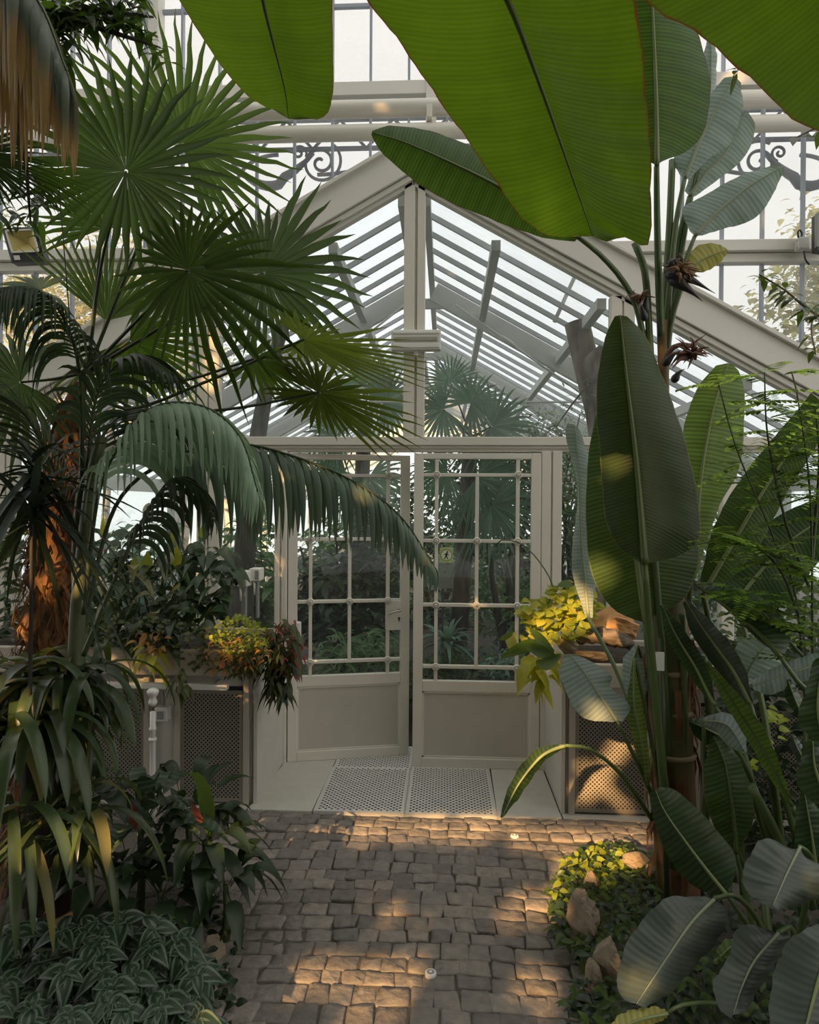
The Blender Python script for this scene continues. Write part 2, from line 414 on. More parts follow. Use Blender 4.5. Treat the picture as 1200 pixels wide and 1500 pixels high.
# ---------------------------------------------------------------- setting: glazed partition with gable
CX = -.222
def tri(name, mb, mat=PAINT, label=None, cat='trim', bevel=.004): return struct(name, mb, mat, label, cat, False, bevel)
m = MB(); m.box(-4.6, 4.4, YF - .03, YF + .06, 2.095, 2.15); m.box(-4.6, 4.4, YF, YF + .06, 2.055, 2.095); m.box(-4.6, 4.4, YF - .015, YF, 2.075, 2.095)
tri('trim_1', m, PAINT, 'cream horizontal transom beam above the doors', 'beam')
m = MB(); m.box(CX - .075 + .02, CX - .006 + .02, YF - .02, YF + .06, 2.15, 3.82); m.box(CX + .012 + .02, CX + .062 + .02, YF - .02, YF + .06, 2.15, 3.82); m.box(CX - .01 + .02, CX + .014 + .02, YF, YF + .05, 2.15, 3.85)
tri('trim_2', m, PAINT, 'cream central mullion running up to the gable apex', 'mullion')
SL = .565
def gable(sign, name, label):
    m = MB()
    def pt(x, dz): return (CX + sign * x, 4.005 - SL * x + dz)
    L = 4.6
    def band(za, zb, y0, y1):
        a, b = pt(0, 0), pt(L, 0)
        vs = []
        for (X, Z) in (a, b):
            for z in (za, zb):
                for yy in (y0, y1): vs.append(V((X, yy, Z + z)))
        m.add(vs, [(0, 1, 3, 2), (4, 6, 7, 5), (0, 4, 5, 1), (2, 3, 7, 6), (0, 2, 6, 4), (1, 5, 7, 3)])
    band(-.16, .07, YF - .06, YF + .05)
    band(-.205, -.165, YF - .04, YF + .05)
    band(-.235, -.205, YF - .02, YF + .04)
    band(.045, .075, YF - .09, YF + .06)
    tri(name, m, PAINT2, label, 'beam')
gable(-1, 'trim_3', 'cream sloping gable beam rising behind the fan palm')
gable(1, 'trim_4', 'cream sloping gable beam falling behind the bird of paradise flowers')
def post(name, x0, x1, z0, z1, label, groove=True):
    m = MB()
    if groove:
        xm = (x0 + x1) / 2
        m.box(x0, xm - .006, YF - .02, YF + .06, z0, z1); m.box(xm + .006, x1, YF - .02, YF + .06, z0, z1); m.box(xm - .008, xm + .008, YF - .005, YF + .05, z0, z1)
    else: m.box(x0, x1, YF - .02, YF + .06, z0, z1)
    tri(name, m, PAINT, label, 'post')
post('trim_5', -1.115, -1.035, 0, 2.06, 'cream door post beside the half open left door')
post('trim_6', .615, .745, 0, 2.06, 'cream door post beside the right door leaf')
post('trim_7', -1.635, -1.485, 0, 3.05, 'cream post behind the peace lily planter')
post('trim_8', 1.045, 1.195, 0, 3.05, 'cream post behind the tall bird of paradise')
post('trim_9', -3.0, -2.87, 0, 2.3, 'cream post at the far left behind the palm trunk')
post('trim_10', 2.45, 2.58, 0, 2.3, 'cream post at the far right behind the ferny shrub')
post('trim_17', 1.75, 1.83, 0, 2.06, 'narrow cream post behind the ferny shrub', False)
# fixed panes: gable lights and side lights
wn = [0]
def pane(pts, mat, label=None, yy=YF + .035, frame=None):
    wn[0] += 1
    m = MB(); m.add([V((x, yy, z)) for x, z in pts], [tuple(range(len(pts)))])
    o = struct('window_%d' % wn[0], m, mat, label, 'window')
    return o
def gz(x): return 4.005 - SL * abs(x - CX) - .22
for (x0, x1) in ((-4.4, -2.93), (-2.93, -1.56), (-1.56, CX - .03), (CX + .05, 1.12), (1.12, 2.5), (2.5, 3.8)):
    pts = [(x0, 2.15), (x1, 2.15)]
    if gz(x1) > 2.15: pts.append((x1, gz(x1)))
    if gz(x0) > 2.15: pts.append((x0, gz(x0)))
    if len(pts) > 2: pane(pts, GLASSG)
for (x0, x1) in ((-4.4, -3.0), (-2.87, -1.64), (-1.485, -1.115), (.745, 1.045), (1.195, 1.75), (1.83, 2.45), (2.58, 4.2)):
    pane([(x0, .1), (x1, .1), (x1, 2.06), (x0, 2.06)], GLASSD)

# doors -------------------------------------------------------------
ROS = None
def door(name, hinge, ang, width, sgn, label, lock):
    """leaf built in its own frame: u from hinge to free edge, v = outward normal, then turned by ang"""
    t = bpy.data.objects.new(name, None); COL.objects.link(t); t.location = hinge; t['kind'] = 'structure'; t['label'] = label; t['category'] = 'door'
    t.rotation_euler = (0, 0, ang)
    H = 2.045; z0 = .012
    s = sgn
    def B(m, u0, u1, v0, v1, za, zb):
        a, b = sorted((s * u0, s * u1)); m.box(a, b, v0, v1, za, zb)
    W = width; st = .062
    fr = MB()
    B(fr, 0, st, -.02, .02, z0, H); B(fr, W - st, W, -.02, .02, z0, H)
    B(fr, st, W - st, -.02, .02, H - .038, H); B(fr, st, W - st, -.02, .02, z0, .075); B(fr, st, W - st, -.02, .02, .505, .575)
    fr.build('door_frame', PAINT, t, False, .004)
    pn = MB(); B(pn, st, W - st, -.008, .008, .075, .505); pn.build('bottom_panel', PANELW, t, False)
    bd = MB()
    for (a, b, c, d) in ((st, st + .012, .075, .505), (W - st - .012, W - st, .075, .505), (st, W - st, .493, .505), (st, W - st, .075, .087)): B(bd, a, b, -.014, -.006, c, d)
    bd.build('panel_bead', PAINT, t, False)
    gl = MB(); a, b = s * st, s * (W - st)
    gl.add([V((a, 0, .575)), V((b, 0, .575)), V((b, 0, H - .038)), V((a, 0, H - .038))], [(0, 1, 2, 3)]); gl.build('door_glass', GLASSD, t, False)
    # muntins
    zs = [.665, 1.065, 1.48, 1.905]
    us = [st + .085, W / 2, W - st - .085]
    bw = .011
    for z in zs:
        mm = MB(); B(mm, st, W - st, -.017, .014, z - bw, z + bw); mm.build('muntin', PAINT, t, False, .003)
    for i, u in enumerate(us):
        mm = MB()
        za, zb = (.575, H - .038) if i != 1 else (zs[0], zs[3])
        B(mm, u - bw, u + bw, -.016, .013, za, zb); mm.build('muntin', PAINT, t, False, .003)
    for i, u in enumerate(us):
        for z in zs:
            if i == 1 and z in (zs[0], zs[3]): continue
            r = MB()
            prof = [(.006, -.040), (.010, -.038), (.012, -.026), (.019, -.034), (.025, -.026), (.025, -.014)]
            vs = []; fs = []; n = 14
            for (rr, yy) in prof:
                for k in range(n):
                    q = 2 * pi * k / n; vs.append(V((s * u + rr * cos(q), yy, z + rr * sin(q))))
            for i2 in range(len(prof) - 1):
                for k in range(n): fs.append((i2 * n + k, i2 * n + (k + 1) % n, (i2 + 1) * n + (k + 1) % n, (i2 + 1) * n + k))
            fs.append(tuple(range(n)))
            r.add(vs, fs); r.build('rosette', PAINT, t, True)
    if lock:
        lp = MB(); B(lp, W - st - .098, W - st + .005, -.024, .022, .865, 1.065); lk = lp.build('lock_plate', PAINT, t, False, .003)
        hd = MB()
        u = W - st - .01
        hd.lathe(V((0, 0, 0)), [(.0, 0), (.001, 0)], 3) if False else None
        hd.tube([V((s * u, -.024, 1.0)), V((s * u, -.055, 1.0))], .009, 10)
        hd.tube([V((s * u, -.055, 1.0)), V((s * (u - .03), -.06, .998)), V((s * (u - .06), -.058, .985)), V((s * (u - .078), -.055, .978))], [.008, .0075, .007, .009], 10)
        h = hd.build('door_handle', CHROME, t)
        kh = MB(); kh.tube([V((s * u, -.0235, .945)), V((s * u, -.0265, .945))], .008, 12); B(kh, u - .004, u + .004, -.0265, -.0235, .925, .945); kh.build('keyhole', BLACKP, t)
    return t
dl = door('door_1', (-1.033, YF + .02, 0), math.radians(13.2), .812, 1, 'half open left glazed door leaf with lock plate and handle', True)
dr = door('door_2', (.612, YF - .005, 0), 0, .815, -1, 'closed right glazed door leaf with a round green sticker', False)
# round no-littering style sticker on the right leaf
SIGNG = mat_paint('sign_green', (.30, .42, .08), .5)
SIGNW = mat_paint('sign_white', (.70, .74, .66), .5)
sp = P(654, 813, YF + .0) 
su, sz = sp.x - .612, sp.z
sg = MB(); sg.box(su - .045, su + .045, -.006, -.003, sz - .05, sz + .05); sg_o = sg.build('exit_sticker', mat_paint('sign_backing', (.48, .56, .30), .5), dr, False, .001)
def disc(mb, cx, cz, r0, r1, yy, n=28):
    vs = []; fs = []
    for k in range(n):
        a = 2 * pi * k / n
        vs += [V((cx + r0 * cos(a), yy, cz + r0 * sin(a))), V((cx + r1 * cos(a), yy, cz + r1 * sin(a)))]
    for k in range(n): fs.append((2 * k, 2 * k + 1, (2 * ((k + 1) % n)) + 1, 2 * ((k + 1) % n)))
    mb.add(vs, fs)
r = MB(); disc(r, su, sz, .001, .034, -.0075); o2 = r.build('sticker_face', SIGNW, dr, False)
r = MB(); disc(r, su, sz, .032, .041, -.008); r.build('sticker_ring', SIGNG, dr, False)
r = MB()
disc(r, su + .006, sz + .020, .0005, .006, -.0085, 12)
for (a, b, w) in (((.004, .013), (-.002, -.004), .011), ((-.002, -.004), (-.013, -.026), .006), ((0, -.004), (.010, -.026), .006), ((.004, .010), (.016, .0), .005), ((.002, .010), (-.014, .004), .005)):
    r.bar(V((su + a[0], -.0083, sz + a[1])), V((su + b[0], -.0083, sz + b[1])), .001, w, UY.cross(V((b[0] - a[0], 0, b[1] - a[1])).normalized()))
r.build('walking_figure', BLACKP, dr, False)
# white contact box on left door
wb = P(437, 922, YF - .03); m = MB(); m.box(wb.x - .017, wb.x + .017, YF - .075, YF - .01, wb.z - .055, wb.z + .05)
o = m.build('door_contact_box', WHITEP, None, False, .006); tag(o, 'small white plastic box on the left door post above red flowers', 'sensor')

# emergency lamp on the mullion -------------------------------------
t = thing('emergency_lamp', 'long white emergency light box fixed across the central mullion', 'lamp', tuple(P(609, 497, YF - .06)))
a = P(573, 513, YF - .08); b = P(646, 483, YF - .08)
m = MB(); m.box(a.x, b.x, YF - .09, YF - .02, a.z, b.z); m.build('lamp_housing', WHITEP, t, False, .006)
m = MB(); m.box(a.x + .02, b.x - .02, YF - .098, YF - .088, a.z + .055, b.z - .045); m.build('lamp_tube', mat_paint('tube_grey', (.38, .37, .30), .3), t, False, .003)
m = MB(); m.box(a.x + .01, b.x - .01, YF - .096, YF - .088, a.z + .10, b.z - .012); m.box(a.x + .01, b.x - .01, YF - .096, YF - .088, a.z + .012, a.z + .04); m.build('lamp_lens', WHITEP, t, False, .003)
m = MB(); m.lathe(P(609, 518, YF - .05), [(.013, -.02), (.014, 0), (.009, .012), (.009, .03)], 14); m.build('cable_gland', WHITEP, t)

# ---------------------------------------------------------------- setting: hall glass wall above the gable, pipes, roof
YB = 4.85
m = MB()
x = -4.9
while x < 5.2:
    m.box(x - .008, x + .008, YB - .02, YB + .02, max(2.2, 4.02 - SL * abs(x - CX)), 7.2); x += .272
for z in (5.25, 6.3): m.box(-5, 5.2, YB - .015, YB + .015, z - .012, z + .012)
struct('wall_back', m, STEEL, 'thin grey glazing bars of the tall hall window above the gable', 'window bars')
m = MB(); zb1 = P(1150, 365, YB).z
xg = (4.05 - zb1) / SL
for (xa, xb) in ((-5, CX - xg), (CX + xg, 5.2)):
    m.box(xa, xb, YB - .10, YB + .02, zb1 - .04, zb1 + .035); m.box(xa - (0 if xa < -4 else -.18), xb - (.18 if xa < -4 else 0), YB - .06, YB + .02, zb1 - .105, zb1 - .045)
tri('trim_11', m, PAINT2, 'cream horizontal rail of the hall window behind both floodlights', 'rail')
m = MB(); zb2 = P(700, 134, YB).z
m.box(-5, 5.2, YB - .08, YB + .03, zb2 - .05, zb2 + .045)
tri('trim_12', m, PAINT2, 'cream upper rail above the two heating pipes', 'rail')
m = MB(); 
for xx in (P(632, 130, YB).x, P(232, 100, YB).x): m.box(xx - .035, xx + .035, YB - .09, YB + .03, 4.05 if xx > -1.5 else 3.4, 7.2)
tri('trim_13', m, PAINT2, 'cream uprights of the hall window', 'post')
for i, (xa, xb) in enumerate(((-5, -1.9), (-1.9, CX), (CX, 1.4), (1.4, 5.2))):
    pane([(xa, zb2), (xb, zb2), (xb, 7.2), (xa, 7.2)], GLASSM, None, YB + .025)
    gq = lambda xx: max(2.2, 4.0 - SL * abs(xx - CX))
    pane([(xa, gq(xa)), (xb, gq(xb)), (xb, zb2), (xa, zb2)], GLASSH, None, YB + .025)
def hpipe(px, py, r, label, yy=4.55):
    c = P(px, py, yy); t = thing('heating_pipe', label, 'pipe', (c.x, yy, c.z), 'cream heating pipes above the gable')
    m = MB(); m.tube([V((-5, yy, c.z)), V((c.x, yy, c.z)), V((5.2, yy, c.z))], r, 18); m.build('pipe', PIPEM, t)
    return t, c
t1, c1 = hpipe(640, 157, .055, 'upper of the two thick cream heating pipes across the hall')
t2, c2 = hpipe(640, 192, .052, 'lower of the two thick cream heating pipes across the hall')
m = MB(); bx = P(629, 165, 4.5).x
m.box(bx - .018, bx + .018, 4.48, 4.72, c1.z - .10, c1.z - .02); m.build('pipe_bracket', PIPEM, t1, False, .004)
# iron scroll brackets of the hall arch
def scroll(cx, cz, r, turns, a0, sgn, th=.012, tail=None):
    m = MB(); pts = []
    n = int(26 * turns)
    for i in range(n + 1):
        f = i / n; rr = r * (.12 + .88 * f); a = a0 + sgn * turns * 2 * pi * f
        pts.append(V((cx + rr * cos(a), YS, cz + rr * sin(a))))
    if tail: pts += tail
    m.tube(pts, th, 6); return m
YS = 5.05
def arch_bracket(px, flip, label):
    base = P(px, 245, YS); t = thing('iron_scroll_bracket', label, 'ironwork', (base.x, YS, base.z), 'iron scrollwork in the hall window')
    f = -1 if flip else 1
    def q(x, y): return P(px + f * x, y, YS)
    def addc(pts, th=.012):
        m = MB(); m.tube(pts, th, 6); m.build('scroll', IRON, t)
    c = q(0, 238)
    scroll(c.x, c.z, .16, 2.0, 1.0, f).build('scroll', IRON, t)
    c = q(-32, 224); scroll(c.x, c.z, .06, 1.4, 2, -f, .010).build('scroll', IRON, t)
    # big leaf sweep and arch
    m = MB(); pts = [q(-100 + i * 11, 0) for i in range(2)]
    pts = []
    for i in range(15):
        u = i / 14; pts.append(q(-130 + 120 * u, 240 + 40 * sin(u * pi) * (1 if u < .6 else .8) - 15 * u))
    m.tube(pts, [.01 + .028 * sin(pi * i / 14) for i in range(15)], 8); m.build('acanthus_sweep', IRON, t)
    m = MB(); pts = []
    for i in range(13):
        a = pi * (1.0 - i / 12 * .5); pts.append(q(-62 + 62 * cos(a), 275 - 48 * sin(a)))
    m.tube(pts, .014, 6); m.build('arch_bar', IRON, t)
    m = MB(); pts = [q(-5 + 12 * i, 265 - 3.2 * i - (i - 6) * (i - 6) * .25) for i in range(0, 9)]; m.tube(pts, .014, 6); m.build('arch_bar', IRON, t)
arch_bracket(470, False, 'blue-grey iron scroll bracket behind the left gable slope')
arch_bracket(1110, True, 'blue-grey iron scroll bracket above the right gable slope')
m = MB(); z3 = P(640, 215, YS).z; z4 = P(640, 172, YS).z
m.box(-5, 5.2, YS - .015, YS + .015, z3 - .012, z3 + .012); m.box(-5, 5.2, YS - .015, YS + .015, z4 - .012, z4 + .04)
x = -5
while x < 5.1:
    m.bar(V((x, YS, z3)), V((x + .2, YS, z4)), .012, .02); m.bar(V((x + .4, YS, z3)), V((x + .2, YS, z4)), .012, .02); x += .4
struct('trim_14', m, IRON, 'blue-grey iron lattice girder between the heating pipes', 'girder')

# hall roof and side glazing (shaded glass), open to the sky
m = MB(); m.add([V((-6, -9, 7.3)), V((6, -9, 7.3)), V((6, YB + .03, 7.3)), V((-6, YB + .03, 7.3))], [(0, 1, 2, 3)])
struct('ceiling', m, ROOFG, 'shaded glass roof of the hall', 'roof')
for nm, xx in (('wall_left', -5.0), ('wall_right', 5.2)):
    m = MB(); m.add([V((xx, -9, 0)), V((xx, YB, 0)), V((xx, YB, 7.3)), V((xx, -9, 7.3))], [(0, 1, 2, 3)])
    struct(nm, m, ROOFG, 'shaded glass side of the hall', 'wall')

# ---------------------------------------------------------------- greenhouse beyond the partition
YE = 19.0
HW = 3.3
def rz(x, off=0): return 3.86 - SL * abs(x - CX) + off
m = MB()
for yy in [6.4 + 2.25 * i for i in range(6)]:
    for s in (-1, 1):
        a = V((CX + s * .10, yy, rz(CX + .10) - .1)); b = V((CX + s * HW, yy, rz(CX + HW) - .1)); m.bar(a, b, .07, .17)
    m.box(CX - .2, CX + .2, yy - .02, yy + .02, 3.55, 3.64)
    for s in (-1, 1): m.box(CX + s * HW - .05, CX + s * HW + .05, yy - .05, yy + .05, 0, rz(CX + HW))
struct('trim_15', m, RAFT, 'pale rafters of the greenhouse beyond the doors', 'rafters')
m = MB()
yy = 4.9
while yy < YE:
    for s in (-1, 1):
        m.bar(V((CX + s * .10, yy, rz(CX + .10) - .02)), V((CX + s * HW, yy, rz(CX + HW) - .02)), .03, .035)
    yy += .33
struct('trim_16', m, ROOFBAR, 'thin grey glazing bars of the greenhouse roof beyond', 'glazing bars')
m = MB()
for s in (-1, 1):
    for u in (.55, 1.25, 2.2): m.bar(V((CX + s * u, 4.6, rz(CX + u) - .10)), V((CX + s * u, YE, rz(CX + u) - .10)), .06, .07)
    m.box(CX + s * HW - .04, CX + s * HW + .04, 4.6, YE, rz(CX + HW) - .14, rz(CX + HW) + .02)
m.box(CX - .11, CX - .06, 4.6, YE, 3.72, 3.84); m.box(CX + .06, CX + .11, 4.6, YE, 3.72, 3.84)
struct('trim_18', m, RAFT, 'long purlins and ridge of the greenhouse beyond', 'purlins')
for i, s in enumerate((-1, 1)):
    m = MB(); a = V((CX, 4.5, rz(CX) + .03)); b = V((CX + s * HW, 4.5, rz(CX + HW) + .03)); m.add([a, b, b + V((0, YE - 4.5, 0)), a + V((0, YE - 4.5, 0))], [(0, 1, 2, 3)])
    struct('window_%d' % (40 + i), m, GLASSR)
    m = MB(); b0 = V((CX + s * HW, 4.5, 0)); m.add([b, b + V((0, YE - 4.5, 0)), b0 + V((0, YE - 4.5, 0)), b0], [(0, 1, 2, 3)])
    struct('window_%d' % (50 + i), m, GLASSR)
# tie rods
def rod(a, b, label, buckle=.5):
    t = thing('tie_rod', label, 'rod', tuple(a), 'tie rods under the greenhouse roof')
    m = MB(); m.tube([a, b], .010, 8); m.build('rod', RAFT, t)
    d = (b - a).normalized(); c = a.lerp(b, buckle); m = MB(); m.tube([c - d * .09, c - d * .05, c + d * .05, c + d * .09], [.012, .024, .024, .012], 10); m.build('turnbuckle', RAFT, t)
rod(P(668, 447, 6.3), P(850, 575, 6.3), 'slanting tie rod with turnbuckle right of the mullion', .42)
rod(P(660, 520, 8.6), P(790, 610, 8.6), 'farther slanting tie rod low in the right gable pane', .5)
rod(P(470, 589, 6.3), P(860, 589, 6.3), 'level tie rod crossing behind the mullion', .42)
rod(P(595, 445, 6.3), P(450, 560, 6.3), 'slanting tie rod left of the mullion', .5)
m = MB(); m.bar(P(812, 472, 5.3), P(848, 392, 5.3), .012, .03)
o = m.build('vent_opener_bar', RAFT, None, False); tag(o, 'short grey vent opener bar hanging under the right roof slope', 'bar')
# far end gable wall
m = MB(); m.box(CX - HW, CX + HW, YE, YE + .05, 0, .8)
struct('wall_far', m, PAINT2, 'low far end wall of the greenhouse beyond', 'wall')

# ================================================================ PLANTS
RIGHT = MR @ V((1, 0, 0)); UPV = MR @ V((0, 1, 0)); FWD = MR @ V((0, 0, -1)); ZN = V((0, 0, -1))
def crv(pts, n):
    """Catmull-Rom through tuples, n samples by arc length"""
    k = len(pts[0]); out = []
    if len(pts) == 2: out = [tuple(pts[0][j] + (pts[1][j] - pts[0][j]) * i / 60 for j in range(k)) for i in range(61)]
    else:
        q = [tuple(2 * pts[0][j] - pts[1][j] for j in range(k))] + list(pts) + [tuple(2 * pts[-1][j] - pts[-2][j] for j in range(k))]
        for i in range(1, len(q) - 2):
            for s in range(16):
                t = s / 16
                out.append(tuple(.5 * (2 * q[i][j] + (q[i + 1][j] - q[i - 1][j]) * t + (2 * q[i - 1][j] - 5 * q[i][j] + 4 * q[i + 1][j] - q[i + 2][j]) * t * t
                                       + (3 * q[i][j] - q[i - 1][j] - 3 * q[i + 1][j] + q[i + 2][j]) * t ** 3) for j in range(k)))
        out.append(tuple(pts[-1]))
    L = [0]
    for a, b in zip(out, out[1:]): L.append(L[-1] + math.hypot(b[0] - a[0], b[1] - a[1]))
    res = []; j = 0
    for i in range(n):
        target = L[-1] * i / (n - 1)
        while j < len(L) - 2 and L[j + 1] < target: j += 1
        f = (target - L[j]) / max(1e-9, L[j + 1] - L[j]); f = min(1, max(0, f))
        res.append(tuple(out[j][m] + (out[j + 1][m] - out[j][m]) * f for m in range(k)))
    return res
def wpath(pts, n, d=None):
    """(px,py,depth) list -> smooth world path"""
    if d is not None: pts = [(p[0], p[1], d) for p in pts]
    return [P(x, y, dd) for x, y, dd in crv(pts, n)]

LUSH = mat_leaf('leaf_overhead', (.03, .07, .006), (.115, .20, .008), .55, .40, veins=105, vamp=.16, vary=.1, edge=(.16, .05, .012), spec=.25)
LUSH2 = mat_leaf('leaf_overhead_deep', (.030, .075, .014), (.10, .19, .02), .35, .42, veins=80, vamp=.5, vary=.15, edge=(.10, .05, .02), spec=.3)
BIRD = mat_leaf('leaf_upright', (.040, .072, .022), (.11, .19, .018), .30, .40, veins=62, vamp=.45, vary=.2, edge=(.16, .18, .05), spec=.35)
BIRDF = mat_leaf('leaf_front', (.030, .052, .014), (.085, .14, .012), .28, .42, veins=75, vamp=.22, vary=.1, edge=(.16, .18, .05), spec=.3)
BIRDL = mat_leaf('leaf_light', (.085, .14, .045), (.28, .42, .05), .36, .42, veins=55, vamp=.5, vary=.2, edge=(.25, .27, .08), spec=.35)
BIRDD = mat_leaf('leaf_dark', (.028, .055, .022), (.07, .13, .02), .2, .38, veins=60, vamp=.5, vary=.2, spec=.4)
GLAUC = mat_leaf('leaf_glaucous', (.26, .32, .31), (.30, .40, .26), .32, .5, veins=55, vamp=.28, vary=.15, spec=.3)
GLAUD = mat_leaf('leaf_glaucous_dark', (.066, .086, .070), (.06, .10, .04), .12, .38, veins=60, vamp=.16, vary=.2, spec=.4)
YELLOWL = mat_leaf('leaf_yellowed', (.36, .34, .10), (.55, .5, .10), .35, .5, veins=55, vamp=.3, vary=.2)
RIB = mat_paint('midrib_pale', (.20, .25, .10), .5, .2, 12)
RIBG = mat_paint('midrib_glaucous', (.23, .27, .17), .5, .15, 12)
RIBD = mat_paint('midrib_dark', (.07, .10, .022), .45, .2, 12)
STALK = mat_paint('petiole_green', (.075, .12, .035), .45, .3, 9)
STALKD = mat_paint('petiole_dark', (.035, .055, .018), .45, .3, 9)

def bleaf(plant, mid, left, right, d, dl=.03, dr=.03, mat=None, rib=None, r0=.008, bulge=.10, pet=None, pr=.011, n=30, ripple=.0035, pmat=None, name='leaf', seed=0):
    """paddle leaf: outline given base->tip as seen in the survey photo, d = depth(s) of the midrib; dl/dr = how much farther the two edges lie"""
    k = 6
    if not hasattr(d, '__len__'): d = (d, d)
    M2 = crv(mid, n); L2 = crv(left, n); R2 = crv(right, n)
    rr = random.Random(seed + int(mid[0][0] * 7 + mid[0][1]))
    ds = [d[0] + (d[-1] - d[0]) * i / (n - 1) if len(d) == 2 else d[min(len(d) - 1, int(i / (n - 1) * (len(d) - 1)))] + (d[min(len(d) - 1, int(i / (n - 1) * (len(d) - 1)) + 1)] - d[min(len(d) - 1, int(i / (n - 1) * (len(d) - 1)))]) * ((i / (n - 1) * (len(d) - 1)) % 1) for i in range(n)]
    mp = [P(M2[i][0], M2[i][1], ds[i]) for i in range(n)]
    vs = []; uvs = []; fs = []; Lm = 0
    ph = [rr.uniform(0, 6) for _ in range(4)]
    for i in range(n):
        if i: Lm += (mp[i] - mp[i - 1]).length
        e = sin(pi * min(1, i / (n - 1) * 1.0)) ** .5
        lp = P(L2[i][0], L2[i][1], ds[i] + dl * e); rp = P(R2[i][0], R2[i][1], ds[i] + dr * e)
        for sgn, ep in ((-1, lp), (1, rp)):
            pass
        wl = (lp - mp[i]).length; wr = (rp - mp[i]).length
        row = []
        for q in range(-k, k + 1):
            s = abs(q) / k; ep, w = (lp, wl) if q < 0 else (rp, wr)
            p = mp[i].lerp(ep, s)
            off = bulge * w * sin(pi * s) * .5 + ripple * s * (sin(i * 1.1 + ph[0] + (q < 0) * 2) + .7 * sin(i * 2.3 + ph[1] + (q < 0) * 1.3)) + ripple * 1.5 * s * sin(i * .37 + ph[2])
            row.append(p - FWD * off); uvs.append((Lm + .10 * s * w, (-s if q < 0 else s)))
        vs += row
        if i:
            b = i * (2 * k + 1); a = b - (2 * k + 1)
            for q in range(2 * k): fs.append((a + q, a + q + 1, b + q + 1, b + q))
    m = MB(); m.add(vs, fs, uvs); o = m.build(name, mat, plant)
    m = MB(); m.tube([p - FWD * (r0 * .4) for p in mp], [r0 * (1 - .85 * i / (n - 1)) for i in range(n)], 8); m.build('midrib', rib or RIB, o)
    if pet:
        pts = wpath(pet, 16); m = MB(); m.tube(pts, [pr * (.75 + .5 * i / 15) for i in range(16)], 8); m.build('petiole', pmat or STALK, o)
    return o
def offs(mid, wl, wr):
    """outline from a midrib and half widths (px) at matching points"""
    L = []; R = []
    for i, (x, y) in enumerate(mid):
        a = mid[max(0, i - 1)]; b = mid[min(len(mid) - 1, i + 1)]
        tx, ty = b[0] - a[0], b[1] - a[1]; q = math.hypot(tx, ty); nx, ny = ty / q, -tx / q   # image-left of travel
        L.append((x + nx * wl[i], y + ny * wl[i])); R.append((x - nx * wr[i], y - ny * wr[i]))
    return L, R
def bl2(plant, mid, wl, wr, d, **k):
    m2 = crv(mid, 9); L, R = offs(m2, [interp(wl, i / 8) for i in range(9)], [interp(wr, i / 8) for i in range(9)])
    return bleaf(plant, m2, L, R, d, **k)
def interp(a, t):
    f = t * (len(a) - 1); i = min(len(a) - 2, int(f)); return a[i] + (a[i + 1] - a[i]) * (f - i)

# ---- overhead banana, trunk just behind the viewpoint
ban = thing('banana_plant', 'overhead banana plant whose huge backlit lime green leaves hang across the top', 'banana plant', (.55, -.75, -.03))
TRK = mat_bark('banana_trunk', (.05, .06, .02), (.16, .14, .06), 9, (1, 1, .15))
m = MB(); m.tube([V((.55, -.75, -.05)), V((.55, -.75, 1.0)), V((.55, -.72, 2.2)), V((.56, -.6, 3.1)), V((.57, -.4, 3.5))], [.15, .13, .11, .09, .06], 16); m.build('trunk', TRK, ban)
def toppet(px, py, d, r=.02):
    a = P(px, py, d); b = V((.57, -.4, 3.5)); c = a.lerp(b, .5) + V((0, 0, .12))
    return [a, a.lerp(c, .5), c, c.lerp(b, .5), b]
def over(mid, left, right, d, px, **k):
    o = bleaf(ban, mid, left, right, d, mat=LUSH, rib=RIBD, **k)
    m = MB(); m.tube(toppet(*px), .016, 8); m.build('petiole', STALK, o)
over([(372, -90), (385, 0), (402, 70), (417, 130), (423, 174)],
     [(205, -90), (262, 0), (303, 66), (342, 118), (380, 152), (412, 168)],
     [(487, -90), (487, 0), (488, 80), (487, 140), (475, 170), (445, 178)], (1.25, 1.65), (372, -90, 1.25), dl=.10, dr=.12, r0=.006, bulge=-.10, seed=3)
over([(690, -90), (742, 0), (785, 110), (826, 225), (868, 346)],
     [(470, -90), (535, 0), (600, 82), (665, 178), (722, 262), (770, 322), (805, 344), (850, 346)],
     [(905, -90), (927, 0), (942, 80), (951, 180), (953, 270), (952, 356), (918, 348), (890, 353)], (1.15, 1.6), (690, -90, 1.15), dl=.10, dr=.14, r0=.007, bulge=-.10, seed=5, n=40)
over([(960, -330), (1120, -150), (1270, 10), (1400, 190)],
     [(1040, -350), (1230, -260), (1420, -80), (1440, 150)],
     [(870, -300), (868, -90), (940, -2), (1000, 40), (1050, 74), (1100, 114), (1150, 160), (1205, 195), (1300, 240), (1385, 230)], (1.1, 1.45), (960, -330, 1.1), dl=.12, dr=.08, r0=.007, bulge=-.10, seed=9, n=40)

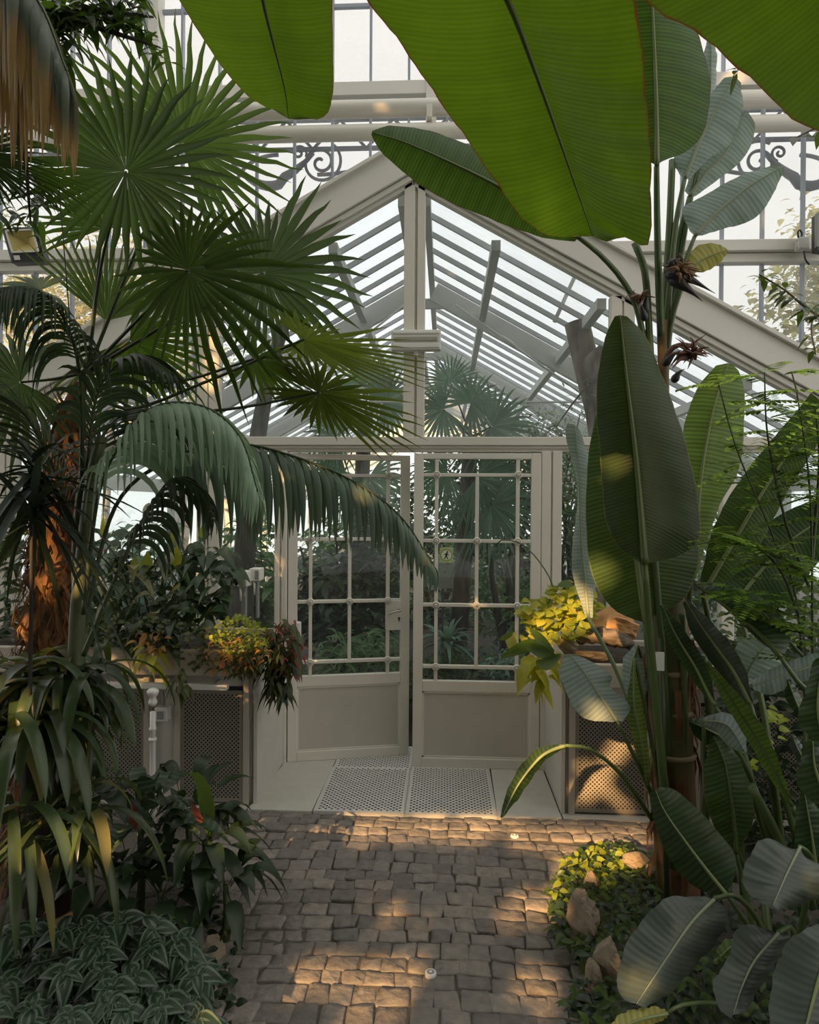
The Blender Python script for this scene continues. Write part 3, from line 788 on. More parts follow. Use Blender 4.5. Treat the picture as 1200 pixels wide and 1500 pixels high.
# ---- tall bird of paradise on the right
BASE1 = G(990, 1330)
bp1 = thing('bird_of_paradise', 'tall bird of paradise with ringed trunk, huge upright paddle leaf and black flowers', 'bird of paradise', tuple(BASE1))
TR = mat_bark('ringed_trunk', (.055, .075, .022), (.21, .088, .042), 13, (1, 1, .3), .7)
m = MB(); pts = wpath([(995, 1335, 2.92), (988, 1180, 2.92), (982, 1050, 2.92), (982, 960, 2.92), (978, 870, 2.92), (975, 700, 2.92), (972, 540, 2.92), (970, 470, 2.92)], 40)
m.tube(pts, [.088 if i < 17 else max(.022, .088 - (i - 17) * .0055) for i in range(40)], 18); m.build('trunk', TR, bp1)
for py, r in ((982, .094), (1103, .096), (1040, .09)):
    m = MB(); c = P(985, py, 2.92); m.lathe(c, [(r - .004, -.012), (r, -.004), (r, .004), (r - .004, .012)], 18); m.build('leaf_scar', mat_paint('leaf_scar', (.28, .20, .12), .7) if py == 982 else bpy.data.materials['leaf_scar'], bp1)
rs = random.Random(77); m = MB()
for i in range(46):
    c = pts[rs.randrange(3, 19)]; th = rs.uniform(0, 2 * pi); dv = V((cos(th), sin(th), 0)); st = c + dv * .088; L = rs.uniform(.06, .2)
    e = st + dv * rs.uniform(.005, .03) + V((0, 0, -L)); m.strip([st, st.lerp(e, .5) + dv * .012, e], [.03, .022, .004], dv.cross(V((0, 0, 1))), dv, .4)
m.build('dry_sheath', mat_leaf('dry_sheath', (.15, .068, .035), (.2, .1, .04), .15, .7, vary=1.0, spec=.15), bp1)
# R2 broad leaf behind the front one
bleaf(bp1, [(946, 912), (936, 850), (925, 760), (912, 650), (898, 560)],
      [(930, 908), (900, 893), (872, 855), (860, 800), (859, 720), (868, 630), (890, 560)],
      [(962, 900), (1000, 880), (1018, 845), (1024, 790), (1010, 700), (970, 620), (915, 560)], (2.80, 2.75), dl=.10, dr=.10, mat=BIRD, pet=[(946, 912, 2.80), (958, 1020, 2.82), (975, 1180, 2.84), (985, 1260, 2.86)], pr=.018, r0=.013, seed=1)
# R1 the big front leaf
bleaf(bp1, [(944, 826), (939, 760), (930, 660), (917, 550), (908, 462)],
      [(936, 824), (905, 800), (888, 762), (881, 690), (874, 610), (877, 545), (888, 490), (900, 464)],
      [(954, 824), (1000, 812), (1025, 788), (1024, 735), (1003, 645), (975, 560), (945, 492), (918, 464)], (2.55, 2.65), dl=.07, dr=.09, mat=BIRDF, rib=RIBD, pet=[(944, 826, 2.55), (954, 950, 2.62), (972, 1140, 2.72), (988, 1270, 2.80)], pr=.016, r0=.014, seed=2, n=36, bulge=.16)
# R3 light leaf on the right
bleaf(bp1, [(1012, 850), (1026, 705), (1038, 630), (1050, 580), (1066, 532)],
      [(1006, 840), (992, 790), (994, 700), (1004, 620), (1022, 568), (1048, 536)],
      [(1020, 848), (1052, 745), (1082, 690), (1090, 640), (1091, 590), (1086, 552), (1074, 535)], (2.95, 3.0), dl=.06, dr=.06, mat=BIRDL, pet=[(1012, 850, 2.95), (1000, 1000, 2.94), (990, 1180, 2.92)], pr=.016, r0=.011, seed=4)
# R27 pale leaf edge at the far left of the clump
bleaf(bp1, [(862, 905), (852, 800), (848, 700), (842, 622)], [(858, 905), (838, 830), (846, 720), (829, 640), (832, 620)], [(868, 905), (872, 800), (868, 710), (866, 680), (850, 630)], 3.42, mat=GLAUC, rib=RIBG, r0=.008,
      pet=[(862, 905, 3.42), (915, 1010, 3.2), (975, 1200, 2.92)], pr=.012, seed=6)
# torn grey leaf and its neighbours over the planter
bleaf(bp1, [(904, 1056), (880, 1020), (858, 988), (834, 958)],
      [(896, 1058), (860, 1054), (840, 1036), (829, 1012), (820, 984), (828, 958)],
      [(912, 1056), (925, 1040), (918, 1026), (894, 1006), (896, 990), (868, 970), (842, 958)], (2.75, 2.95), dl=.05, dr=.04, mat=GLAUC, rib=RIBG, r0=.008, pet=[(904, 1056, 2.75), (930, 1110, 2.8), (962, 1180, 2.86)], pr=.009, seed=7)
bl2(bp1, [(934, 945), (924, 985), (927, 1040)], [4, 24, 30, 24, 6], [3, 14, 12, 8, 2], (2.95, 2.85), mat=GLAUC, rib=RIBG, r0=.007, seed=8, pet=[(934, 945, 2.95), (945, 1000, 2.95), (965, 1180, 2.9)], pr=.009)
bl2(bp1, [(930, 965), (929, 1030), (940, 1090), (949, 1150)], [3, 14, 12, 8, 2], [2, 9, 12, 10, 2], (2.8, 2.8), mat=BIRDL, r0=.006, seed=9, pet=[(930, 965, 2.8), (950, 1060, 2.82), (972, 1200, 2.86)], pr=.008)
bl2(bp1, [(828, 1092), (795, 1106), (760, 1148), (735, 1198)], [3, 9, 12, 10, 2], [3, 12, 13, 10, 2], (2.55, 2.45), dl=.05, mat=BIRD, r0=.007, seed=10, pet=[(828, 1092, 2.55), (865, 1098, 2.62), (910, 1135, 2.74), (955, 1200, 2.86)], pr=.008)
# high leaves
bleaf(bp1, [(962, 243), (961, 150), (957, 40), (952, -70)],
      [(954, 238), (925, 215), (905, 150), (905, 40), (930, -70)],
      [(970, 236), (1004, 222), (1030, 195), (1040, 140), (1034, 85), (1012, 20), (975, -70)], (2.72, 2.55), dl=.05, dr=.10, mat=LUSH2, rib=RIB, pet=[(962, 243, 2.72), (963, 330, 2.8), (966, 430, 2.88), (970, 500, 2.92)], pr=.014, r0=.010, seed=12)
bleaf(bp1, [(1003, 262), (1022, 215), (1045, 170), (1076, 112)],
      [(996, 255), (987, 228), (1008, 188), (1040, 140), (1062, 113)],
      [(1010, 262), (1040, 232), (1072, 208), (1087, 160), (1085, 122)], 2.95, mat=GLAUC, rib=RIBG, r0=.008, pet=[(1003, 262, 2.95), (990, 330, 2.94), (980, 430, 2.93), (975, 500, 2.92)], pr=.013, seed=13)
bleaf(bp1, [(1010, 288), (1035, 252), (1066, 218), (1094, 162)],
      [(1003, 280), (1020, 240), (1055, 205), (1085, 166)],
      [(1018, 288), (1048, 266), (1082, 240), (1102, 210), (1106, 180)], 3.02, mat=GLAUC, rib=RIBG, r0=.008, pet=[(1010, 288, 3.02), (994, 350, 3.0), (982, 440, 2.96), (976, 520, 2.92)], pr=.012, seed=14)
bleaf(bp1, [(1018, 346), (1050, 312), (1095, 275), (1147, 244)],
      [(1010, 340), (1000, 306), (1030, 287), (1088, 256), (1135, 241)],
      [(1028, 346), (1060, 335), (1102, 322), (1126, 296), (1149, 252)], 2.9, mat=GLAUC, rib=RIBG, r0=.008, pet=[(1018, 346, 2.9), (998, 400, 2.9), (982, 480, 2.91), (976, 540, 2.92)], pr=.011, seed=15)
bl2(bp1, [(1036, 180), (1041, 120), (1042, 50)], [3, 14, 14, 12, 4], [3, 9, 9, 8, 3], 3.05, mat=GLAUC, rib=RIBG, r0=.006, seed=16, pet=[(1036, 180, 3.05), (1010, 300, 3.02), (985, 450, 2.95)], pr=.012)
bl2(bp1, [(1008, 398), (1030, 380), (1066, 366)], [4, 18, 22, 16, 3], [4, 16, 18, 14, 3], 2.88, mat=YELLOWL, r0=.005, seed=17, pet=[(1008, 398, 2.88), (985, 470, 2.9), (975, 560, 2.92)], pr=.009)
# leaf E sweeping left under the overhead leaf
bleaf(bp1, [(848, 348), (790, 308), (720, 268), (650, 234), (590, 208), (545, 195)],
      [(852, 336), (800, 280), (735, 235), (670, 204), (610, 188), (570, 186), (546, 192)],
      [(842, 354), (785, 345), (720, 322), (645, 288), (590, 252), (556, 220), (544, 198)], (2.85, 2.45), dl=.05, dr=.10, mat=LUSH2, rib=RIBD, r0=.010, seed=18, pet=[(848, 348, 2.85), (880, 374, 2.87), (915, 415, 2.9), (938, 470, 2.92), (955, 600, 2.92)], pr=.013)
# bare stalks and petiole bases
for pts in ([(930, 356, 2.9), (945, 400, 2.9), (952, 500, 2.92), (960, 640, 2.93)], [(985, 235, 2.98), (981, 330, 2.96), (974, 450, 2.94), (968, 600, 2.93)],
            [(952, 560, 2.75), (958, 800, 2.78), (975, 1020, 2.84), (985, 1280, 2.88)], [(1000, 900, 2.8), (1003, 1050, 2.84), (1000, 1280, 2.9)]):
    m = MB(); m.tube(wpath(pts, 20), .015, 8); m.build('stalk', STALK, bp1)
# dried flowers: black boat shaped bracts with straw
BRACT = mat_paint('black_bract', (.025, .024, .03), .45, .3, 10); STRAW = mat_paint('dry_straw', (.26, .15, .08), .8, .4, 20); DRY = mat_paint('dry_brown_sepal', (.16, .08, .055), .7, .4, 20)
def flower(cx, cy, d, spikes, straw, col, ln, k=.62):
    o = None
    m = MB()
    for (ax, ay, bx_, by_) in spikes:
        a = P(ax, ay, d); b = P(bx_, by_, d - .04); c = a.lerp(b, .5) + V((0, 0, .012))
        m.tube(wpath([(ax, ay, d), ((ax + bx_) / 2, (ay + by_) / 2 - 4, d - .02), (bx_, by_, d - .03)], 10), [k * q for q in (.013, .024, .027, .025, .020, .015, .010, .006, .003, .001)], 8)
    o = m.build('flower', BRACT, bp1)
    m = MB(); rr = random.Random(int(cx))
    for _ in range(straw):
        a = rr.uniform(0, 2 * pi); L = ln * rr.uniform(.5, 1.1)
        e = (cx + cos(a) * L, cy - abs(sin(a)) * L * rr.uniform(.3, 1) * (1 if rr.random() < .65 else -1))
        w = rr.uniform(.002, .007)
        m.tube(wpath([(cx + rr.uniform(-8, 8), cy + rr.uniform(-5, 5), d - .01), ((cx + e[0]) / 2 + rr.uniform(-6, 6), (cy + e[1]) / 2 - 5, d - .03 + rr.uniform(-.03, .03)), (e[0], e[1], d - .02 + rr.uniform(-.05, .03))], 7), [w, w * 1.3, w * 1.2, w, w * .8, w * .5, w * .2], 5)
    m.build('dry_sepals', col, o)
flower(996, 398, 2.80, [(975, 402, 1022, 418), (980, 408, 1030, 442), (974, 396, 1048, 430), (978, 392, 1006, 380)], 44, STRAW, 32, .85)
flower(1012, 522, 2.78, [(986, 560, 1004, 540), (972, 536, 1000, 512)], 30, DRY, 34)
flower(938, 440, 2.84, [(945, 470, 936, 440), (944, 460, 950, 425)], 10, DRY, 24)
flower(950, 355, 2.9, [(955, 372, 940, 340), (958, 368, 978, 350)], 0, DRY, 10) if False else None
m = MB(); m.tube(wpath([(972, 535, 2.82), (985, 510, 2.8), (1008, 505, 2.79), (1022, 516, 2.78)], 10), [.012, .014, .014, .012, .011, .01, .009, .008, .007, .006], 8); m.tube(wpath([(1003, 512, 2.79), (1020, 500, 2.78), (1034, 490, 2.77)], 8), [.008, .008, .007, .006, .005, .004, .002, .001], 6); m.build('dry_bract', DRY, bp1)

# ---- second clump behind, right edge
b2 = G(1190, 1270); bp2 = thing('bird_of_paradise', 'leafy bird of paradise clump at right edge with slanting rolled leaves', 'bird of paradise', tuple(b2))
def p2(px, py, d): return [(px, py, d), ((px + 1150) / 2 + 10, (py + 1290) / 2, d + .05), (1150, 1300, 2.75)]
bleaf(bp2, [(1030, 868), (1075, 792), (1130, 700), (1205, 590)], [(1026, 850), (1048, 765), (1108, 672), (1190, 575)], [(1045, 872), (1112, 800), (1160, 710), (1215, 625)], (2.9, 2.8), dl=.06, dr=.08, mat=BIRD, r0=.010, seed=21, pet=[(1030, 868, 2.9), (1060, 1000, 2.92), (1130, 1250, 2.85)], pr=.015)
bleaf(bp2, [(1080, 880), (1115, 835), (1160, 790), (1230, 745)], [(1060, 860), (1082, 805), (1130, 762), (1215, 720)], [(1095, 890), (1150, 885), (1195, 830), (1240, 770)], (3.1, 3.0), mat=BIRDD, r0=.009, seed=22, pet=[(1080, 880, 3.1), (1120, 1050, 3.0), (1150, 1280, 2.85)], pr=.014)
bleaf(bp2, [(1143, 962), (1105, 922), (1065, 890), (1020, 857)], [(1150, 958), (1120, 945), (1070, 898), (1022, 860)], [(1140, 968), (1158, 935), (1145, 900), (1110, 872), (1060, 855), (1024, 853)], (2.45, 2.65), dl=.03, dr=.05, mat=BIRDD, rib=RIBD, r0=.010, seed=23, pet=[(1143, 962, 2.45), (1170, 1000, 2.45), (1195, 1030, 2.5), (1230, 1150, 2.6)], pr=.010)
bl2(bp2, [(1046, 1032), (1020, 980), (990, 930), (970, 886)], [3, 12, 14, 14, 3], [3, 14, 18, 13, 3], (2.65, 2.75), dl=.06, dr=-.04, mat=BIRDD, r0=.008, seed=24, pet=p2(1046, 1032, 2.65), pr=.013)
bl2(bp2, [(1098, 1030), (1072, 980), (1036, 930), (1004, 880)], [4, 16, 20, 18, 4], [4, 18, 20, 16, 4], (2.6, 2.72), dl=.07, dr=-.03, mat=GLAUD, r0=.009, seed=25, pet=p2(1098, 1030, 2.6), pr=.014)
bl2(bp2, [(1160, 1180), (1118, 1100), (1074, 1030), (1034, 970)], [3, 11, 12, 10, 3], [3, 13, 18, 14, 3], (2.42, 2.55), dl=.05, dr=-.05, mat=BIRD, rib=RIBD, r0=.008, seed=26, pet=[(1160, 1180, 2.42), (1185, 1240, 2.45), (1205, 1330, 2.55)], pr=.013)
bleaf(bp2, [(1090, 1002), (1100, 975), (1122, 944)], [(1085, 998), (1074, 960), (1085, 938), (1108, 932)], [(1098, 1002), (1145, 985), (1152, 968), (1136, 945)], 2.85, mat=GLAUC, rib=RIBG, r0=.006, seed=27, pet=p2(1090, 1002, 2.85), pr=.011)
bleaf(bp2, [(1225, 965), (1160, 985), (1102, 1005)], [(1220, 952), (1155, 968), (1104, 996)], [(1222, 980), (1160, 1005), (1130, 1018), (1104, 1010)], 2.6, mat=GLAUC, rib=RIBG, r0=.006, seed=28, pet=p2(1225, 965, 2.6), pr=.011)
bl2(bp2, [(1062, 1082), (1040, 1070), (1010, 1056)], [3, 18, 20, 16, 4], [3, 14, 18, 14, 4], 2.75, mat=BIRDD, r0=.006, seed=29, pet=p2(1062, 1082, 2.75), pr=.010)
bl2(bp2, [(1030, 1055), (1065, 1062), (1092, 1102)], [4, 14, 18, 14, 3], [4, 12, 20, 18, 3], 2.6, mat=GLAUC, rib=RIBG, r0=.005, seed=30, pet=[(1030, 1055, 2.6), (1040, 1150, 2.7), (1100, 1290, 2.75)], pr=.009)
bl2(bp2, [(1079, 1250), (1072, 1180), (1062, 1120), (1045, 1078)], [4, 30, 38, 32, 5], [4, 30, 32, 24, 4], (2.55, 2.6), dl=.05, dr=.05, mat=BIRD, rib=RIBD, r0=.009, seed=31, pet=[(1079, 1250, 2.55), (1090, 1300, 2.55), (1105, 1360, 2.52)], pr=.010)
bleaf(bp2, [(1215, 1105), (1198, 1040), (1205, 960)], [(1205, 1100), (1172, 1060), (1173, 1030), (1195, 965)], [(1225, 1100), (1235, 1040), (1215, 960)], 2.15, mat=BIRDD, r0=.007, seed=32, pet=[(1215, 1105, 2.15), (1225, 1200, 2.2), (1235, 1330, 2.3)], pr=.011)
bleaf(bp2, [(1220, 1190), (1195, 1130), (1190, 1085)], [(1205, 1190), (1168, 1145), (1180, 1088)], [(1230, 1190), (1230, 1130), (1200, 1085)], 2.0, mat=BIRDD, r0=.007, seed=33, pet=[(1220, 1190, 2.0), (1230, 1300, 2.05), (1240, 1400, 2.1)], pr=.011)
bl2(bp2, [(1180, 1055), (1165, 1025), (1154, 995)], [3, 10, 12, 10, 2], [3, 9, 10, 8, 2], 2.4, mat=BIRDD, r0=.005, seed=34, pet=p2(1180, 1055, 2.4), pr=.008)
bl2(bp2, [(1182, 1120), (1168, 1095), (1160, 1075)], [3, 8, 10, 8, 2], [3, 8, 9, 7, 2], 2.4, mat=GLAUD, r0=.004, seed=35, pet=p2(1182, 1120, 2.4), pr=.007)
bl2(bp2, [(1200, 1310), (1190, 1230), (1178, 1160)], [4, 22, 28, 20, 4], [4, 22, 28, 20, 4], 2.3, mat=BIRDD, r0=.007, seed=36, pet=[(1200, 1310, 2.3), (1205, 1340, 2.3), (1210, 1400, 2.3)], pr=.010)
for pts in ([(1030, 960, 2.85), (1045, 1080, 2.86), (1075, 1290, 2.86)], [(1082, 985, 2.8), (1075, 1100, 2.8), (1090, 1310, 2.8)], [(1048, 1090, 2.75), (1035, 1180, 2.78), (1030, 1270, 2.8)], [(1125, 1090, 2.6), (1160, 1200, 2.6), (1190, 1330, 2.6)], [(1100, 1150, 2.5), (1150, 1250, 2.5), (1180, 1350, 2.55)]):
    m = MB(); m.tube(wpath(pts, 14), .016, 8); m.build('stalk', STALK, bp2)

# ---- low clump at the lower right
b3 = G(1150, 1420); bp3 = thing('bird_of_paradise', 'young bird of paradise at lower right with broad grey-green leaves bending down', 'bird of paradise', tuple(b3))
bleaf(bp3, [(1066, 1312), (1040, 1280), (1006, 1235), (975, 1190), (960, 1157)],
      [(1056, 1312), (1020, 1300), (987, 1268), (962, 1215), (953, 1172), (957, 1158)],
      [(1072, 1300), (1078, 1256), (1060, 1228), (1029, 1192), (990, 1158), (968, 1154)], (2.35, 2.5), dl=.05, dr=.02, mat=BIRDD, rib=RIB, r0=.007, seed=41, pet=[(1066, 1312, 2.35), (1095, 1355, 2.38), (1120, 1400, 2.4)], pr=.009)
bleaf(bp3, [(1046, 1317), (1012, 1352), (975, 1405), (932, 1470)],
      [(1036, 1315), (976, 1314), (940, 1352), (915, 1390), (903, 1440), (915, 1466)],
      [(1052, 1320), (1066, 1340), (1042, 1390), (988, 1448), (945, 1475)], (2.2, 2.0), dl=.05, dr=.04, mat=GLAUD, rib=RIBG, r0=.0055, seed=42, bulge=.2, pet=[(1046, 1317, 2.2), (1075, 1312, 2.22), (1105, 1340, 2.28), (1135, 1400, 2.35)], pr=.009)
bleaf(bp3, [(1172, 1240), (1152, 1280), (1132, 1326)],
      [(1178, 1260), (1210, 1270), (1215, 1305), (1165, 1330), (1138, 1330)],
      [(1160, 1245), (1122, 1228), (1098, 1250), (1088, 1285), (1100, 1312), (1126, 1328)], (2.15, 2.0), dl=.05, dr=.05, mat=GLAUD, rib=RIBG, r0=.005, seed=43, bulge=.25, pet=[(1172, 1240, 2.15), (1190, 1260, 2.25), (1180, 1330, 2.35), (1160, 1410, 2.4)], pr=.009)
bleaf(bp3, [(1140, 1366), (1105, 1408), (1085, 1450), (1074, 1486)],
      [(1128, 1362), (1084, 1358), (1064, 1405), (1046, 1440), (1054, 1478), (1068, 1488)],
      [(1148, 1370), (1158, 1376), (1130, 1420), (1112, 1452), (1092, 1482)], (2.1, 1.95), dl=.04, dr=.05, mat=GLAUD, rib=RIBG, r0=.005, seed=44, bulge=.2, pet=[(1140, 1366, 2.1), (1160, 1360, 2.2), (1165, 1400, 2.3)], pr=.009)
bleaf(bp3, [(1228, 1352), (1200, 1430), (1170, 1540)],
      [(1240, 1360), (1250, 1440), (1200, 1540)],
      [(1215, 1350), (1160, 1370), (1135, 1430), (1126, 1500), (1150, 1540)], (1.95, 1.8), dl=.05, dr=.05, mat=GLAUD, rib=RIB, r0=.008, seed=45, bulge=.2, pet=[(1228, 1352, 1.95), (1240, 1350, 2.1), (1215, 1420, 2.3)], pr=.010)
bleaf(bp3, [(978, 1484), (935, 1494), (890, 1515)], [(975, 1478), (955, 1476), (925, 1478), (888, 1505)], [(978, 1492), (945, 1510), (900, 1525)], (2.0, 1.95), mat=YELLOWL, r0=.005, seed=46, pet=[(978, 1484, 2.0), (1000, 1472, 2.02), (1050, 1470, 2.08), (1110, 1490, 2.2), (1150, 1470, 2.35)], pr=.007)
bl2(bp3, [(1080, 1395), (1070, 1420), (1040, 1400)], [3, 12, 14, 10, 2], [3, 10, 12, 10, 2], 2.3, mat=YELLOWL, r0=.004, seed=47) if False else None
bl2(bp3, [(1100, 1390), (1075, 1385), (1045, 1410)], [3, 12, 14, 10, 2], [3, 10, 12, 10, 2], 2.3, mat=BIRDL, r0=.004, seed=48, pet=[(1100, 1390, 2.3), (1130, 1400, 2.35), (1150, 1430, 2.38)], pr=.006)
m = MB(); m.tube(wpath([(1120, 1300, 2.5), (1125, 1360, 2.45), (1150, 1440, 2.4)], 10), .014, 8); m.build('stalk', STALK, bp3)
# plant label on a stake
t = thing('plant_label', 'small pale plant label on a dark stake beside the ringed trunk', 'label', tuple(G(967, 1330)))
m = MB(); m.tube([P(968, 935, 2.72), P(972, 1100, 2.74), P(978, 1330, 2.78)], .011, 8); m.build('stake', STALKD, t)
m = MB(); a = P(960, 982, 2.69); b = P(973, 955, 2.69); m.box(a.x, b.x, 2.685, 2.69, a.z, b.z); m.build('label_plate', WHITEP, t, False)

# ================================================================ PALMS
PALM = mat_leaf('fan_palm_leaf', (.032, .062, .016), (.085, .15, .014), .42, .4, veins=0, vary=.45, spec=.35)
PALMB = mat_leaf('fan_palm_leaf_bright', (.048, .088, .024), (.13, .215, .03), .45, .42, vary=.4, spec=.3)
PALMT = mat_leaf('fan_palm_yellowing', (.055, .085, .022), (.15, .21, .02), .42, .4, vary=.5, tip=(.22, .18, .05), tipstart=.38)
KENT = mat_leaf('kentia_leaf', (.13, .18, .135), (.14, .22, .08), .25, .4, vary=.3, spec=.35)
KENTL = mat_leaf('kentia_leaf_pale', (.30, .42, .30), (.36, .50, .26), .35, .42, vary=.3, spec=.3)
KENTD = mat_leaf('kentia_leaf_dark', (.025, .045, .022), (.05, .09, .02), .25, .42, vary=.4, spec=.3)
DEADL = mat_leaf('dead_palm_leaf', (.15, .18, .14), (.22, .19, .08), .3, .5, vary=.5, tip=(.44, .29, .11), tipstart=.13)

def imgdir(deg): a = math.radians(deg); return RIGHT * cos(a) + UPV * sin(a)
def fan(plant, px, py, d, ax, fs, Lpx, n=34, span=300, mat=None, droop=.15, pet=None, lfun=None, bt=0, seed=0, pr=.007, join=.42, pmat=None, name='frond'):
    """palmate frond: hub seen at px,py; ax = image angle of its axis, fs = how far the axis leans away (deg), Lpx = blade length"""
    rr = random.Random(seed * 13 + int(px)); hub = P(px, py, d); FW = (hub - CAM).normalized()
    f = math.radians(fs); A = imgdir(ax); A = (A - FW * A.dot(FW)).normalized() * cos(f) + FW * sin(f)
    b = math.radians(bt); B = imgdir(ax - 90); B = (B - FW * B.dot(FW)).normalized() * cos(b) + FW * sin(b); B = (B - A * B.dot(A)).normalized(); Nn = A.cross(B).normalized()
    if Nn.dot(FW) > 0: Nn = -Nn
    Lm = Lpx * d / 1000
    dth = math.radians(span) / n; m = MB()
    for i in range(n):
        th = -math.radians(span) / 2 + dth * (i + .5)
        D = A * cos(th) + B * sin(th); S = (-A * sin(th) + B * cos(th))
        L = Lm * (lfun(math.degrees(th)) if lfun else 1) * rr.uniform(.9, 1.06)
        pts = []; ws = []; nn = []
        dr = droop * rr.uniform(.6, 1.5); K = 8
        for k in range(K + 1):
            t = k / K; r = L * (.015 + .985 * t)
            pts.append(hub + D * r + ZN * (dr * L * t ** 2.6) + Nn * (.04 * L * t * (1 - t)) + S * (rr.uniform(-1, 1) * .012 * L * t))
            w = 2 * min(r, join * Lm) * math.tan(dth / 2) * 1.04
            if t > join: w *= max(.02, 1 - ((t - join) / (1 - join)) ** 1.6)
            ws.append(w); nn.append(Nn)
        m.strip(pts, ws, S, nn, .45)
    o = m.build(name, mat or PALM, plant)
    if pet:
        pts = wpath([(px, py, d)] + pet, 14); m = MB(); m.tube(pts, [pr * (.7 + .6 * i / 13) for i in range(14)], 7); m.build('petiole', pmat or STALKD, o)
    return o
def feather(plant, rach, n, Lpx, mat, side=(1, -1), grav=1.2, ang=55, wid=.022, pr=.009, seed=0, lf=None, sdir=None, steps=8, start=.12, pmat=None, name='frond', fold=.35):
    """pinnate frond: rachis through (px,py,depth); leaflets start at an angle and bend under their weight"""
    rr = random.Random(seed * 17 + 5); pts = wpath(rach, 40); dd = [r[2] for r in rach]; dm = sum(dd) / len(dd)
    m = MB()
    for i in range(n):
        t = start + (1 - start) * i / (n - 1); f = t * 39; a = min(38, int(f)); p = pts[a].lerp(pts[a + 1], f - a)
        T = (pts[min(39, a + 2)] - pts[max(0, a - 1)]).normalized()
        for s in side:
            S = (sdir if sdir is not None else T.cross(V((0, 0, 1)))).copy()
            if S.length < .05: S = RIGHT.copy()
            S = (S - T * S.dot(T)).normalized()
            aa = math.radians(ang * (1 - .45 * t) + rr.uniform(-5, 5))
            D = (T * cos(aa) + S * (s * sin(aa))).normalized()
            L = Lpx * dm / 1000 * (lf(t) if lf else (sin(pi * min(1, .15 + .80 * t)) ** .6)) * rr.uniform(.9, 1.08)
            q = p.copy(); line = [q.copy()]; g2 = grav * rr.uniform(.8, 1.25)
            dirs = [D.copy()]
            for k in range(steps):
                D = (D + ZN * (g2 / steps * (1 + k * .25))).normalized(); q = q + D * (L / steps); line.append(q.copy()); dirs.append(D.copy())
            W = wid * (.7 + .5 * sin(pi * t)); ws = [W * w for w in ([.35, .8, 1, 1, .95, .85, .65, .4, .04] if steps == 8 else [.4, .9, 1, .8, .45, .04])]
            sd = []; nn = []
            for k, D2 in enumerate(dirs):
                s2 = T - D2 * T.dot(D2)
                if s2.length < .05: s2 = RIGHT - D2 * RIGHT.dot(D2)
                s2.normalize(); sd.append(s2); nn.append(s2.cross(D2).normalized())
            m.strip(line, ws, sd, nn, fold)
    o = m.build(name, mat, plant)
    m = MB(); m.tube(pts, [pr * (1.1 - .85 * i / 39) for i in range(40)], 8); m.build('rachis', pmat or STALKD, o)
    return o

# ---- fan palm with hairy orange trunk on the left
FP = G(70, 1310); FIB = mat_bark('palm_fibre', (.030, .016, .009), (.26, .125, .05), 26, (1, 1, .35), .95)
fp = thing('fan_palm', 'tall fan palm with shaggy orange-brown fibre trunk and round green fans', 'palm', tuple(G(55, 1300)))
tp = wpath([(45, 1310, 2.95), (62, 1000, 2.95), (75, 850, 2.95), (88, 720, 2.98), (103, 620, 3.0), (118, 560, 3.0)], 40)
m = MB(); rr = random.Random(4)
m.tube(tp, [(.085 + .012 * sin(i * 1.9) + (.02 if i % 4 == 0 else 0)) * (1 if i < 31 else 1 - (i - 30) * .07) for i in range(40)], 16); trunk = m.build('trunk', FIB, fp)
m = MB()
for i in range(900):
    f = rr.uniform(1, 38); a = int(f); c = tp[a]; th = rr.uniform(0, 2 * pi); dv = V((cos(th), sin(th), 0)); st = c + dv * .088
    L = rr.uniform(.07, .2); fl = rr.uniform(.1, .55); up = -1 if rr.random() < .7 else .8
    tg = dv.cross(V((0, 0, 1))); e = st + dv * (L * fl) + tg * rr.uniform(-.05, .05) + V((0, 0, L * up)); md = st.lerp(e, .5) + dv * .018
    w = rr.uniform(.006, .022); m.strip([st, md, e], [w, w * .8, w * .1], tg, dv, .3)
m.build('fibre', mat_leaf('fibre_strand', (.15, .075, .032), (.22, .10, .035), .2, .8, vary=1.3, spec=.1), trunk)
CR = (128, 545, 2.98)
def pt(*a): return list(a) + [CR]
fan(fp, 185, 251, 2.62, 62, 18, 188, 38, 357, PALM, .06, pt((150, 380, 2.8)), seed=1, lfun=lambda a: 1.0 - .18 * (abs(a) / 170))
fan(fp, 268, 212, 2.85, 48, 10, 175, 32, 250, PALMB, .05, pt((215, 330, 2.92)), seed=2)
fan(fp, 276, 396, 2.55, -10, -35, 170, 36, 355, PALM, .14, pt((215, 455, 2.75)), seed=3, lfun=lambda a: 1.3 if -15 < a < 65 else (.66 if a < -55 else .85))
fan(fp, 386, 400, 2.70, 12, 30, 200, 38, 350, PALM, .12, pt((270, 460, 2.85)), seed=4, lfun=lambda a: 1.0 if -55 < a < 70 else .55)
fan(fp, 446, 497, 2.65, -16, -5, 205, 30, 250, PALMT, .03, pt((300, 560, 2.85), (180, 600, 2.95)), seed=5, bt=72, lfun=lambda a: 1.0 if abs(a) < 55 else .55)
fan(fp, 468, 575, 2.60, -22, -10, 165, 36, 330, PALMT, .08, pt((330, 600, 2.8), (200, 600, 2.95)), seed=6, bt=58, lfun=lambda a: 1.0 if abs(a) < 50 else .62)
fan(fp, 372, 526, 2.80, -25, -10, 115, 20, 240, PALM, .12, pt((250, 560, 2.9)), seed=7, bt=66)
fan(fp, 150, 335, 2.95, 110, 20, 105, 22, 200, PALMB, .10, pt((140, 430, 2.97)), seed=8)
fan(fp, 190, 500, 3.05, -30, 20, 140, 26, 240, PALM, .3, pt((160, 520, 3.02)), seed=9, bt=40)
fan(fp, 60, 425, 2.75, 180, 10, 105, 26, 260, PALMB, .12, pt((95, 480, 2.9)), seed=10, bt=70)
